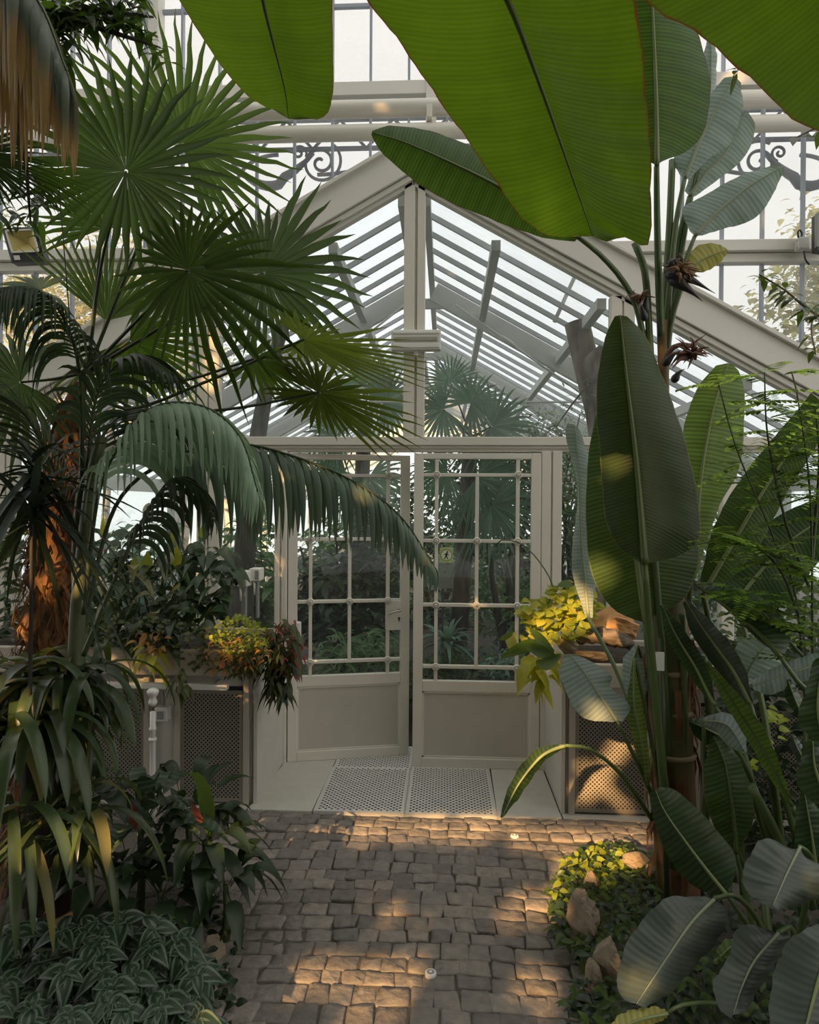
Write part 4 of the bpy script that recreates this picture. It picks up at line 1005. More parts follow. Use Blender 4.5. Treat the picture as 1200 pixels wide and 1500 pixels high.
fan(fp, 30, 560, 2.9, 185, -15, 140, 26, 270, PALM, .25, pt((80, 555, 2.95)), seed=11, bt=35)
fan(fp, 155, 470, 3.1, 80, 25, 150, 22, 120, PALMB, .02, pt((140, 520, 3.05)), seed=12)

# ---- kentia palm with arching feather fronds
kp = thing('kentia_palm', 'feather palm on slim green stems with long fronds drooping towards the doors', 'palm', tuple(G(118, 1290)))
KS = mat_bark('kentia_stem', (.03, .045, .014), (.085, .10, .04), 8, (1, 1, .2), .5)
for pts, r in (([(112, 1270, 2.55), (112, 960, 2.55), (118, 850, 2.55), (135, 700, 2.56), (150, 640, 2.57)], .032), ([(126, 1280, 2.6), (116, 940, 2.6), (112, 800, 2.62), (124, 660, 2.64)], .022)):
    m = MB(); m.tube(wpath(pts, 24), [r * (1.25 - .6 * i / 23) for i in range(24)], 12); m.build('stem', KS, kp)
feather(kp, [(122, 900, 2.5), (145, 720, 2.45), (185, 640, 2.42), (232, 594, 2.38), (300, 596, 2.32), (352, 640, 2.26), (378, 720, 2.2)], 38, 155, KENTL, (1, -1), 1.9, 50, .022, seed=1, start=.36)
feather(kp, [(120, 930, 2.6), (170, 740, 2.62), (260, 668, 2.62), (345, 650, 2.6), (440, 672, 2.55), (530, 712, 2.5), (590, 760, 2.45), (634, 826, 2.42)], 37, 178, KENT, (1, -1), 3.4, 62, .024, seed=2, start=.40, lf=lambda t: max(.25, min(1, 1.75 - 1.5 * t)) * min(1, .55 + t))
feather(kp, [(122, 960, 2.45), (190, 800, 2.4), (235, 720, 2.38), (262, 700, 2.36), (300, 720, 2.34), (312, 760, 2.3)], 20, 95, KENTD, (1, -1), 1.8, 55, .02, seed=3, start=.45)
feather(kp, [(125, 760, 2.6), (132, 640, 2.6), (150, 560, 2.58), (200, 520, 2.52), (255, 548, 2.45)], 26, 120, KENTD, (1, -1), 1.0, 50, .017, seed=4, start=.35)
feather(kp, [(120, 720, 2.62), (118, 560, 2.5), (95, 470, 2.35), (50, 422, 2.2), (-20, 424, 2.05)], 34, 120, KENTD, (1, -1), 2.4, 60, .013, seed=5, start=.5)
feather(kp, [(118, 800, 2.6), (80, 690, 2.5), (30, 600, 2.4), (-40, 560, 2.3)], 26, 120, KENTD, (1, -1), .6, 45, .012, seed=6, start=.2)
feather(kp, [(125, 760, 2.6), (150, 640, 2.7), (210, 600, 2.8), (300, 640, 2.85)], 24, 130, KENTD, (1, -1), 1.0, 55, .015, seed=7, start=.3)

# ---- dark strap-leaved dracaena at the left edge
DRAC = mat_leaf('dracaena_leaf', (.022, .036, .024), (.04, .07, .02), .18, .38, vary=.5, spec=.4)
dr_ = thing('dracaena', 'dark dracaena at left edge with a star of narrow drooping straps', 'dracaena', tuple(G(35, 1330)))
m = MB(); m.tube(wpath([(35, 1330, 2.35), (44, 1000, 2.3), (48, 690, 2.25)], 12), .007, 8); m.build('stem', mat_bark('cane', (.015, .016, .01), (.035, .03, .022), 14), dr_)
rr = random.Random(31); m = MB(); h = P(48, 690, 2.25)
for i in range(58):
    a = rr.uniform(0, 2 * pi); el = rr.uniform(-.9, 1.2); D = (V((cos(a), sin(a) * .8, 0)) * cos(el) + V((0, 0, 1)) * sin(el)).normalized()
    b = h + V((0, 0, rr.uniform(-.18, .05))); L = rr.uniform(.26, .5)
    m.leaf(b, D, V((0, 0, 1)), L, rr.uniform(.022, .034), rr.uniform(.25, .75), .3, 8, 1)
m.build('leaf_star', DRAC, dr_)
# ---- withered fan hanging at the top left
wp = thing('fan_palm', 'fan palm at top left edge whose old fans hang down withered and brown', 'palm', tuple(G(-330, 1330)))
m = MB(); m.tube([G(-330, 1330), P(-320, 700, 2.3), P(-260, 200, 2.2), P(-200, -60, 2.1)], [.11, .10, .10, .09], 14); m.build('trunk', FIB, wp)
feather(wp, [(-200, -40, 2.1), (-90, -60, 1.9), (0, -50, 1.75), (58, 5, 1.72), (98, 105, 1.7)], 30, 195, DEADL, (1, -1), 7, 60, .030, seed=21, start=.25, lf=lambda t: 1.0 if t < .8 else .75)
feather(wp, [(-200, -40, 2.1), (-110, -30, 2.0), (-40, 10, 1.95), (20, 60, 1.92)], 22, 190, DEADL, (1, -1), 7, 60, .028, seed=22, start=.35, lf=lambda t: 1.0)
fan(wp, -40, 222, 2.1, -20, 5, 135, 24, 160, KENTD, .12, [(-140, 160, 2.15), (-230, 80, 2.2)], seed=23, bt=55)
fan(wp, 40, 245, 2.3, -20, 5, 110, 18, 120, PALM, .12, [(-80, 200, 2.25), (-230, 80, 2.2)], seed=24, bt=60)
t = thing('hanging_wire', 'thin dark wire hanging down between the palm fronds near the floodlight', 'wire', tuple(P(102, 470, 2.4)))
m = MB(); m.tube([P(80, -40, 2.4), P(86, 270, 2.4), P(102, 465, 2.4)], .0022, 5); m.build('wire', BLACKP, t)

# ================================================================ PLANTERS
PFRAME = mat_paint('panel_frame', (.45, .41, .34), .5)
def planter(label, x0, x1, yf, yb, zt, tz, sidex, panels, rail=None):
    t = thing('planter', label, 'planter', ((x0 + x1) / 2, (yf + yb) / 2, 0))
    m = MB(); m.box(x0, x1, yf + .03, yb, 0, zt - tz); m.build('body', DARKIN if False else PLASTER, t, False)
    w = MB(); sx = x1 if sidex > 0 else x0
    w.box(min(sx, sx + .02 * sidex), max(sx, sx + .02 * sidex), yf, yb, 0, zt - tz + .02); w.build('side_panel', PLASTER, t, False)
    tr = MB()
    e = .03
    tr.box(x0 - (e if sidex < 0 else 0), x1 + (e if sidex > 0 else 0), yf - .10, yf - .06, zt - tz, zt); tr.box(x0, x1, yb - .03, yb, zt - tz, zt)
    if sidex > 0: tr.box(x1 - .02, x1 + e, yf - .10, yb, zt - tz, zt)
    else: tr.box(x0 - e, x0 + .02, yf - .10, yb, zt - tz, zt)
    tr.box(x0, x1, yf - .08, yb, zt - tz, zt - tz + .02)
    tr.build('trough', TROUGH, t, False, .008)
    so = MB(); so.add([V((x0, yf - .06, zt - .035)), V((x1, yf - .06, zt - .035)), V((x1, yb, zt - .035)), V((x0, yb, zt - .035))], [(0, 1, 2, 3)]); so.build('soil', SOIL, t)
    for (pa, pb, za, zb_) in panels:
        pitch = .0118; nx = int((pb - pa) / pitch); ny = int((zb_ - za) / pitch)
        m = MB(); perforated(m, V((pa, yf, za)), UX, UZ, nx, ny, pitch, .0057, .022, -UY, .0018); m.build('perforated_panel', MESHM, t, False)
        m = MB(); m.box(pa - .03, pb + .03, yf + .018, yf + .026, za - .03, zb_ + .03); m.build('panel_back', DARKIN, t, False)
        for (a, b) in ((pa - .055, pa - .022), (pb + .012, pb + .045)):
            m = MB(); m.box(a, b, yf - .012, yf + .03, 0, zt - tz - .02); m.build('panel_frame', PFRAME, t, False, .003)
    return t
PL = planter('long left planter with perforated front panels holding peace lilies', -3.4, -1.075, 3.80, YF - .02, .90, .145, 1, [(-1.475, -1.145, .04, .64), (-2.6, -1.72, .04, .64)])
PRT = planter('right planter with perforated front panel holding rocks and driftwood', .67, 3.2, 3.80, YF - .02, .86, .13, -1, [(.745, 1.10, .04, .60), (1.42, 2.4, .04, .60)])
t = thing('shelf_rail', 'white metal rail running below the left planter trough', 'rail', tuple(P(250, 1005, 3.66)))
m = MB(); a = P(120, 1006, 3.66); b = P(334, 1006, 3.66); m.box(a.x - 1, b.x, 3.64, 3.68, b.z - .016, b.z + .012); m.build('rail', WHITEP, t, False, .003)
m = MB(); m.box(b.x - .1, b.x - .08, 3.66, 3.80, b.z - .01, b.z + .006); m.build('rail_bracket', WHITEP, t, False)
# slim white post with moulded head, socket box behind
t = thing('garden_post', 'slim white post with a moulded head in front of the left planter', 'post', tuple(G(224, 1200)))
c = P(224, 1020, 3.5)
m = MB(); m.lathe(V((c.x, 3.5, -.03)), [(.020, 0), (.020, .25), (.015, .26), (.015, c.z - .15), (.019, c.z - .145), (.019, c.z - .135), (.015, c.z - .13), (.015, c.z - .05)], 16); m.build('pole', WHITEP, t)
m = MB(); m.lathe(V((c.x, 3.5, c.z - .05)), [(.016, 0), (.024, .02), (.020, .03), (.016, .045), (.024, .055), (.030, .068), (.031, .080), (.022, .088), (.008, .094)], 18); m.build('moulded_head', WHITEP, t)
m = MB(); m.lathe(V((c.x, 3.5, P(224, 1083, 3.5).z)), [(.016, -.01), (.021, -.006), (.021, .006), (.016, .01)], 16); m.build('collar', WHITEP, t)
t = thing('socket_box', 'grey weatherproof socket box behind the slim white post', 'socket', tuple(P(239, 1044, 3.77)))
a = P(230, 1054, 3.77); b = P(249, 1034, 3.77)
m = MB(); m.box(a.x, b.x, 3.73, 3.79, a.z, b.z); m.build('housing', WHITEP, t, False, .006)
m = MB(); m.box(a.x + .018, b.x - .02, 3.722, 3.731, a.z + .015, b.z - .018); m.build('socket_face', GREYP, t, False, .003)
m = MB(); m.tube([P(240, 1033, 3.76), P(240, 1025, 3.76), P(238, 1012, 3.76)], .010, 8); m.build('conduit', GREYP, t)
def sockpost(px, label, py0, py1, base, d, s):
    t = thing('socket_post', label, 'socket', tuple(P(px, base, d)), 'socket posts in the left planter')
    a = P(px - s, py1, d); b = P(px + s, py0, d)
    m = MB(); m.box(a.x, b.x, d - .05, d + .05, a.z, b.z); m.build('housing', WHITEP, t, False, .006)
    m = MB(); m.box(b.x - .03, b.x - .008, d - .057, d - .049, a.z + .012, b.z - .012); m.build('socket_face', GREYP, t, False, .003)
    m = MB(); m.box(a.x + .035, b.x - .02, d - .02, d + .02, P(px, base, d).z, a.z); m.build('stem', GREYP, t, False, .003)
    m = MB(); m.tube([V(((a.x + b.x) / 2 - .01, d - .03, a.z)), V(((a.x + b.x) / 2 - .005, d - .032, a.z - .04)), V(((a.x + b.x) / 2 - .008, d - .02, a.z - .09))], .006, 6); m.build('cable', WHITEP, t)
sockpost(356, 'beige socket box on a post at the planter back, nearer the lilies', 836, 858, 905, 4.15, 10)
sockpost(376, 'grey socket box on a post at the planter back, nearer the door', 832, 850, 905, 4.22, 8)

# floodlights
t = thing('floodlight', 'square black floodlight with yellow reflector at upper left', 'floodlight', tuple(P(33, 358, 4.2)))
def flood(t, c4, d, tilt):
    q = [P(x, y, d) for x, y in c4]; nb = V((0, .05, 0))
    lerp2 = lambda u, v: q[0].lerp(q[1], u).lerp(q[3].lerp(q[2], u), v) + V((0, -.004, 0))
    a, b, c, e = lerp2(.13, .10), lerp2(.90, .10), lerp2(.90, .72), lerp2(.13, .72); ce = lerp2(.52, .38) + V((0, .045, 0))
    m = MB(); m.add(q + [p + nb * 1.3 for p in q] + [a, b, c, e], [(4, 7, 6, 5), (0, 4, 5, 1), (1, 5, 6, 2), (2, 6, 7, 3), (3, 7, 4, 0), (0, 1, 9, 8), (1, 2, 10, 9), (2, 3, 11, 10), (3, 0, 8, 11)]); m.build('housing', BLACKP, t, False)
    m = MB()
    m.add([a, b, ce], [(0, 1, 2)]); m.add([b, c, ce], [(0, 1, 2)]); m.add([c, e, ce], [(0, 1, 2)]); m.add([e, a, ce], [(0, 1, 2)])
    m.build('reflector', mat_paint('reflector_yellow', (.55, .45, .16), .35, .05), t, False)
    m = MB(); o1 = V((0, -.006, 0))
    for (p, r) in ((a, b), (b, c), (c, e), (e, a)): m.bar(p + o1, r + o1, .010, .008, UY)
    m.build('bezel', WHITEP, t, False)
    m = MB(); p0, p1, p2, p3 = lerp2(.12, .80), lerp2(.30, .80), lerp2(.30, .93), lerp2(.12, .93); m.add([p0, p1, p2, p3], [(0, 1, 2, 3)]); m.build('rating_plate', WHITEP, t, False)
flood(t, [(2, 334), (53, 332), (66, 383), (17, 385)], 4.2, 0)
m = MB(); m.bar(P(40, 360, 4.25), P(40, 385, 4.74), .03, .03); m.build('bracket', GREYP, t, False)
t = thing('floodlight', 'black floodlight with grey rim beside the junction box on the right rail', 'floodlight', tuple(P(1215, 342, 4.5)))
flood(t, [(1197, 313), (1240, 315), (1240, 372), (1197, 366)], 4.5, 0)
m = MB(); m.bar(P(1197, 313, 4.495), P(1197, 362, 4.495), .014, .03, UY); m.build('rim', GREYP, t, False); m = MB(); m.bar(P(1205, 355, 4.52), P(1205, 368, 4.75), .03, .03); m.build('bracket', GREYP, t, False)
t = thing('junction_box', 'small white junction box with a cable loop on the right rail', 'box', tuple(P(1177, 355, 4.7)))
a = P(1170, 365, 4.7); b = P(1186, 347, 4.7); m = MB(); m.box(a.x, b.x, 4.69, 4.76, a.z, b.z); m.build('housing', WHITEP, t, False, .006)
m = MB(); m.tube(wpath([(1170, 348, 4.7), (1169, 340, 4.7), (1172, 337, 4.7), (1175, 342, 4.7), (1174, 348, 4.7)], 12), .006, 6); m.tube(wpath([(1178, 368, 4.7), (1180, 380, 4.68), (1186, 388, 4.68)], 8), .006, 6); m.build('cable', BLACKP, t)
m = MB()
for k in range(3): m.tube([P(1167, 352 + k * 5, 4.72), P(1171, 352 + k * 5, 4.72)], .010, 8)
m.build('gland', WHITEP, t)
# path lights
def plight(px, py, label):
    c = G(px, py, 0.005); t = thing('path_light', label, 'light', tuple(c), 'round lights set into the paving')
    m = MB(); m.lathe(c, [(.021, -.02), (.021, .002), (.019, .004), (.014, .004)], 20); m.build('ring', WHITEP, t)
    m = MB(); m.lathe(c, [(.0138, -.02), (.0138, .0045), (.012, .005)], 18); m.build('lens', GREYP, t)
    m = MB(); m.lathe(c, [(.006, .003), (.006, .006), (.004, .007)], 12); m.build('boss', WHITEP, t)
plight(631, 1425, 'round white light set into the cobbles low in the path')
plight(754, 1224, 'round white light set into the cobbles just before the doorstep')

# ================================================================ SMALL-LEAVED PLANTS
def inpoly(x, y, poly):
    c = False; j = len(poly) - 1
    for i in range(len(poly)):
        xi, yi = poly[i]; xj, yj = poly[j]
        if (yi > y) != (yj > y) and x < (xj - xi) * (y - yi) / (yj - yi) + xi: c = not c
        j = i
    return c
def scatter(m, poly, n, dfn, L, W, rr, shape=0, droop=.4, fold=.25, up=.45, out=.5, spread=.9, stalk=0.0, nseg=4, keep=None):
    """leaves over a mound whose outline is poly; dfn(px,py) gives the distance of the mound's surface there"""
    xs = [p[0] for p in poly]; ys = [p[1] for p in poly]; k = 0; tries = 0
    while k < n and tries < n * 20:
        tries += 1
        px, py = rr.uniform(min(xs), max(xs)), rr.uniform(min(ys), max(ys))
        if not inpoly(px, py, poly): continue
        d = dfn(px, py) + rr.uniform(-.06, .12)
        b = P(px, py, d)
        if keep and not keep(b): continue
        a = rr.uniform(0, 2 * pi)
        D = V((cos(a) * spread, sin(a) * spread * .7 - out, rr.uniform(-.4, .9) * up + up * .5))
        nup = V((rr.uniform(-.4, .4), -.5 + rr.uniform(-.3, .3), 1))
        s = rr.uniform(.7, 1.2)
        m.leaf(b, D, nup, L * s, W * s * rr.uniform(.85, 1.1), droop * rr.uniform(.5, 1.6), fold, nseg, shape, stalk)
        k += 1
def stems(m, pts, base, rr, r=.004):
    for (px, py, d) in pts:
        e = P(px, py, d); b = base + V((rr.uniform(-.08, .08), rr.uniform(-.05, .05), 0)); c = b.lerp(e, .6) + V((0, 0, .06))
        m.tube([b, b.lerp(c, .5), c, e], [r * 1.5, r * 1.2, r, r * .6], 6)
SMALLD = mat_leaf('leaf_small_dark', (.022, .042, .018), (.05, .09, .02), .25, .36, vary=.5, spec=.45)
LILY = mat_leaf('lily_leaf', (.030, .058, .022), (.10, .16, .02), .25, .34, veins=120, vamp=.3, vary=.6, spec=.45)
VARIE = mat_leaf('lily_leaf_faded', (.20, .20, .10), (.25, .24, .08), .25, .45, veins=120, vamp=.4, vary=.5)
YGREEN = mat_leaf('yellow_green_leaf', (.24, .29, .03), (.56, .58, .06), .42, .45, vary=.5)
GOLD = mat_leaf('golden_leaf', (.34, .34, .04), (.72, .70, .07), .45, .45, vary=.4)
ORANGEL = mat_leaf('orange_leaf', (.30, .15, .03), (.5, .25, .04), .4, .5, vary=.5)
REDF = mat_leaf('red_flower', (.32, .045, .05), (.5, .08, .08), .4, .5, vary=.5)
OLIVE = mat_leaf('olive_leaf', (.055, .07, .02), (.15, .16, .03), .3, .42, vary=.5)
STRAP = mat_leaf('strap_leaf', (.042, .068, .028), (.14, .19, .025), .28, .28, vary=.7, spec=.45)
STRAPY = mat_leaf('strap_leaf_yellowing', (.16, .15, .05), (.32, .28, .05), .35, .42, vary=.6)
PRAYER = mat_leaf('prayer_leaf', (.028, .05, .024), (.05, .08, .03), .15, .36, vary=.4, stripes=((.07, .10, .06), .6, 230.0))
PILEA = mat_leaf('pilea_leaf', (.020, .042, .020), (.06, .10, .03), .18, .36, vary=.4, stripes=((.105, .15, .105), 2.1, 60.0))
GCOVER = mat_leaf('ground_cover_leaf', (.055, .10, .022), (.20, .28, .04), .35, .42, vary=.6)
FERNY = mat_leaf('ferny_leaf', (.21, .34, .06), (.46, .66, .08), .55, .45, vary=.5)
FICUS = mat_leaf('ficus_leaf', (.022, .05, .012), (.13, .24, .015), .35, .3, vary=.5, spec=.5)
WHITEF = mat_leaf('white_spathe', (.55, .53, .42), (.6, .6, .4), .3, .4, vary=.1)
JUNG = mat_leaf('jungle_leaf', (.11, .20, .075), (.24, .40, .08), .3, .42, vary=.7)
JUNGD = mat_leaf('jungle_leaf_deep', (.065, .12, .06), (.14, .23, .06), .25, .42, vary=.7)
JUNGB = mat_leaf('jungle_leaf_blue', (.16, .27, .20), (.25, .40, .22), .3, .42, vary=.5)
OUTL = mat_leaf('outdoor_leaf_hazed', (.42, .42, .22), (.80, .74, .36), .5, .6, vary=.9)  # yellowing leaf, with washed-out haze put into its pale colour
OUTG = mat_leaf('outdoor_leaf_green_hazed', (.30, .38, .26), (.55, .62, .38), .5, .6, vary=.9)  # green leaf, paled in colour to look hazy and overexposed
BARK = mat_bark('bark', (.10, .08, .06), (.30, .25, .19), 16, (1, 1, .25)); BARKD = mat_bark('bark_dark', (.045, .04, .035), (.14, .12, .10), 16, (1, 1, .25))
STEM = mat_paint('thin_stem', (.06, .08, .03), .6, .3, 9)

# peace lily bed in the left planter
rr = random.Random(51)
t = thing('peace_lily', 'dense dark peace lily with white blooms filling the left planter', 'peace lily', (-1.75, 4.1, .87))
poly = [(120, 945), (122, 830), (150, 790), (195, 778), (225, 760), (255, 790), (300, 800), (345, 822), (350, 860), (330, 900), (300, 940)]
dl_ = lambda px, py: 4.02 - (py - 760) / 190 * .30
m = MB(); scatter(m, poly, 290, dl_, .15, .062, rr, 0, .8, .25, .5, .35, stalk=.03, nseg=5); m.build('foliage', LILY, t)
m = MB(); scatter(m, [(140, 930), (150, 840), (180, 815), (230, 830), (240, 900)], 13, lambda x, y: 3.72, .13, .06, rr, 0, 1.0, .3, .3, .5, nseg=5); o = m.build('faded_leaf', VARIE, t); o['label'] = 'pale withered leaves'
for (px, py, L, W, mt) in ((258, 812, .12, .07, GOLD), (215, 820, .12, .07, YGREEN), (197, 826, .12, .06, YGREEN), (150, 770, .13, .03, GOLD), (252, 780, .09, .03, YGREEN), (295, 770, .07, .03, YGREEN)):
    m = MB(); b = P(px, py + 18, 3.85); m.leaf(b, V((.1, -.1, 1)), V((0, -1, .1)), L, W, -.05, .2, 8, 0); m.build('leaf', mt, t)
for (px, py, w) in ((218, 750, .062), (249, 818, .05)):
    m = MB(); b = P(px, py + 8, 3.8)
    m.leaf(b, V((.05, -.05, 1)), V((.1, -1, .2)), w * 1.25, w, -.1, .5, 8, 2); o = m.build('spathe', WHITEF, t)
    m = MB(); m.tube([b + V((0, -.012, .01)), b + V((0, -.016, .045))], [.006, .004], 8); m.build('spadix', GOLD, o)
    m = MB(); m.tube([b, b + V((.01, .03, -.15)), b + V((.0, .12, -.4))], .003, 6); m.build('flower_stalk', STEM, o)
m = MB(); stems(m, [(rr.uniform(150, 330), rr.uniform(800, 880), 3.98) for _ in range(26)], V((-1.8, 4.1, .86)), rr); m.build('stem', STEM, t)
# trailing plants along the rim
def rimplant(name, label, cat, parts, loc, grp=None):
    t = thing(name, label, cat, tuple(loc), grp)
    for (nm, mat, poly, n, d, L, W, kw) in parts:
        m = MB(); scatter(m, poly, n, d, L, W, rr, **kw); m.build(nm, mat, t)
    return t
c = lambda v: (lambda px, py: v)
rimplant('begonia', 'yellow-green begonia with rusty leaves spilling over the planter corner', 'begonia', [
    ('foliage', YGREEN, [(305, 935), (325, 908), (355, 900), (385, 918), (395, 950), (370, 962), (330, 960)], 300, c(3.62), .035, .022, dict(up=.9)),
    ('rusty_foliage', ORANGEL, [(295, 950), (320, 930), (392, 940), (395, 968), (345, 985), (310, 985)], 120, c(3.60), .035, .018, dict(droop=.8, up=.2)),
    ('lower_foliage', OLIVE, [(290, 955), (395, 940), (385, 985), (345, 992), (310, 980)], 120, c(3.63), .045, .024, dict(droop=.9, up=.1))], P(345, 950, 3.75))
rimplant('fuchsia', 'trailing plant with small red flowers hanging beside the left door', 'fuchsia', [
    ('foliage', OLIVE, [(385, 920), (410, 905), (430, 915), (440, 950), (432, 985), (418, 1020), (395, 1010), (385, 970)], 170, c(3.72), .07, .028, dict(droop=1.1, up=-.1, out=.3)),
    ('dark_foliage', SMALLD, [(388, 950), (432, 950), (420, 1020), (396, 1015)], 80, c(3.76), .07, .03, dict(droop=1.0, up=-.2)),
    ('blossom', REDF, [(395, 915), (415, 905), (432, 905), (452, 945), (440, 985), (428, 1010), (400, 935)], 62, c(3.70), .032, .015, dict(droop=.9, up=-.2, shape=2))], P(410, 930, 3.8))
m = MB(); b = P(327, 966, 3.58); m.leaf(b, V((0, -.1, -1)), V((0, -1, 0)), .05, .028, 0, .6, 5, 2); tag(m.build('fallen_bloom', mat_leaf('pink', (.55, .16, .14), None, .3)), 'single pink bloom hanging on the planter rim', 'flower')
rimplant('ivy', 'small leaved creeper over the middle of the left planter rim', 'ivy', [
    ('foliage', OLIVE, [(130, 945), (150, 905), (250, 905), (320, 920), (315, 965), (285, 985), (255, 960), (170, 952)], 260, c(3.64), .04, .026, dict(up=.5)),
    ('yellow_leaf', GOLD, [(205, 950), (215, 935), (230, 955), (220, 978), (208, 972)], 9, c(3.58), .09, .045, dict(droop=1.0, up=-.1)),
    ('amber_leaf', ORANGEL, [(195, 940), (215, 920), (245, 930), (235, 955)], 26, c(3.6), .06, .03, dict(droop=.8)),
    ('hanging_sprig', OLIVE, [(252, 985), (268, 978), (276, 1005), (270, 1018), (255, 1005)], 18, c(3.58), .06, .03, dict(droop=.9, up=-.3))], P(230, 935, 3.75))
rimplant('asparagus_fern', 'bright feathery tuft at the left end of the planter', 'fern', [('foliage', GCOVER, [(125, 940), (130, 905), (150, 900), (162, 925), (155, 945)], 130, c(3.66), .035, .012, dict(up=.7))], P(145, 930, 3.75))
rimplant('shrub', 'dark bushy plant at the planter end behind the hairy palm trunk', 'shrub', [
    ('foliage', LILY, [(-20, 960), (-20, 760), (30, 740), (120, 790), (125, 950)], 190, c(3.95), .14, .05, dict(up=.5, droop=.7)),
    ('fresh_foliage', GCOVER, [(-20, 800), (10, 690), (50, 730), (70, 800), (20, 840)], 34, c(4.0), .12, .045, dict(up=.7, droop=.5))], P(50, 930, 4.0))
# right planter: golden vine, rocks, driftwood, droopy spears
rr = random.Random(61)
GV = [(760, 905), (775, 885), (805, 868), (830, 845), (860, 860), (878, 890), (862, 912), (850, 935), (812, 945), (790, 950), (770, 935)]
t = rimplant('golden_vine', 'sunlit yellow vine with lobed leaves in the right planter', 'vine', [
    ('foliage', GOLD, GV, 100, lambda px, py: 3.95 - (py - 850) / 100 * .2, .066, .058, dict(up=.5, shape=2, droop=.5)),
    ('green_foliage', YGREEN, GV, 130, lambda px, py: 3.97 - (py - 850) / 100 * .2, .066, .055, dict(up=.5, shape=2, droop=.5)),
    ('hanging_foliage', GOLD, [(742, 925), (760, 920), (762, 950), (810, 950), (815, 985), (790, 1010), (772, 1000), (768, 965)], 22, c(3.68), .085, .07, dict(droop=.9, up=-.1, shape=2))], P(810, 900, 3.95))
m = MB(); m.tube(wpath([(790, 905, 3.9), (810, 860, 3.95), (775, 805, 4.1), (740, 790, 4.25), (725, 800, 4.3)], 14), .004, 6); m.build('tendril', STEM, t)
m = MB(); m.leaf(P(840, 858, 3.9), V((-.8, -.2, .3)), V((0, -.6, 1)), .11, .07, .4, .2, 6, 0); m.build('leaf', GCOVER, t); m = MB(); m.leaf(P(745, 935, 3.7), V((-.3, -.3, .6)), V((0, -1, .4)), .09, .09, .6, .2, 6, 2); m.build('leaf', GCOVER, t)
t = thing('spear_plant', 'pale spear-leaved plant drooping over the right planter corner', 'plant', tuple(P(820, 960, 3.75)))
for (a, b, c2) in (((812, 955), (775, 945), (734, 962)), ((812, 955), (790, 935), (776, 922)), ((815, 962), (795, 955), (768, 944)), ((822, 960), (800, 972), (785, 970))):
    L, R = offs([a, b, c2], [3, 9, 1], [3, 8, 1])
    m = MB(); pts = wpath([(a[0], a[1], 3.62), (b[0], b[1], 3.55), (c2[0], c2[1], 3.5)], 10)
    m.strip(pts, [.02 + .05 * sin(pi * i / 9) for i in range(10)], [UPV.copy() for _ in pts], [-FWD for _ in pts], .35); m.build('leaf', GCOVER, t)
def rock(name, label, cat, px, py, d, rx, ry, rz_, mat, seed, tilt=0, group=None):
    r2 = random.Random(seed); c3 = P(px, py, d); m = MB(); vs = []; fs = []; nu, nv = 30, 18
    ph = [r2.uniform(0, 6) for _ in range(9)]
    for i in range(nv + 1):
        for k in range(nu):
            th = pi * i / nv; a = 2 * pi * k / nu
            v = V((sin(th) * cos(a), sin(th) * sin(a), cos(th)))
            b = 1 + .13 * sin(3.1 * v.x + ph[0]) * cos(2.7 * v.z + ph[1]) + .10 * sin(5 * v.y + ph[2] + 3 * v.x) + .06 * sin(9 * v.z + ph[3]) * sin(8 * v.x + ph[4]) + .05 * sin(17 * v.x + ph[5]) * sin(15 * v.z + ph[6]) + r2.uniform(-.03, .03)
            # faceted look: clamp against a few planes
            for q in range(6):
                n2 = V((cos(ph[q]), sin(ph[q] * 1.7), cos(ph[(q + 3) % 9]))).normalized(); dd = v.dot(n2) * b
                if dd > .68: b *= .68 / dd
            vs.append(c3 + V((v.x * rx, v.y * ry, v.z * rz_)) * b)
    for i in range(nv):
        for k in range(nu): fs.append((i * nu + k, i * nu + (k + 1) % nu, (i + 1) * nu + (k + 1) % nu, (i + 1) * nu + k))
    m.add(vs, fs); o = m.build(name, mat, None, False); tag(o, label, cat, group); return o
ROCKO = mat_island('ochre_rock', hexc(170, 125, 78), hexc(190, 145, 95), .85, .9, 14)
rock('rock', 'large ochre rock behind the driftwood in the right planter', 'rock', 890, 918, 4.05, .16, .12, .11, ROCKO, 3)
rock('rock', 'small white-veined rock left of the driftwood', 'rock', 833, 946, 3.80, .048, .05, .042, ROCK, 4)
rock('rock', 'grey lichened rock among the golden vine leaves', 'rock', 838, 897, 4.15, .09, .08, .06, ROCK, 5)
rock('rock', 'flat ochre stone under the driftwood at the planter edge', 'rock', 868, 960, 3.80, .12, .07, .025, ROCKO, 6)
m = MB(); 
pts = wpath([(845, 937, 3.9), (862, 932, 3.88), (885, 931, 3.86), (908, 937, 3.86), (924, 945, 3.88)], 16)
m.tube(pts, [.03 + .018 * sin(pi * i / 15) + .006 * sin(i * 2.1) for i in range(16)], 12); o = m.build('driftwood', mat_bark('driftwood_grain', (.04, .03, .024), (.22, .17, .12), 30, (.2, 1, 1)))
tag(o, 'dark weathered driftwood log on the right planter', 'driftwood')

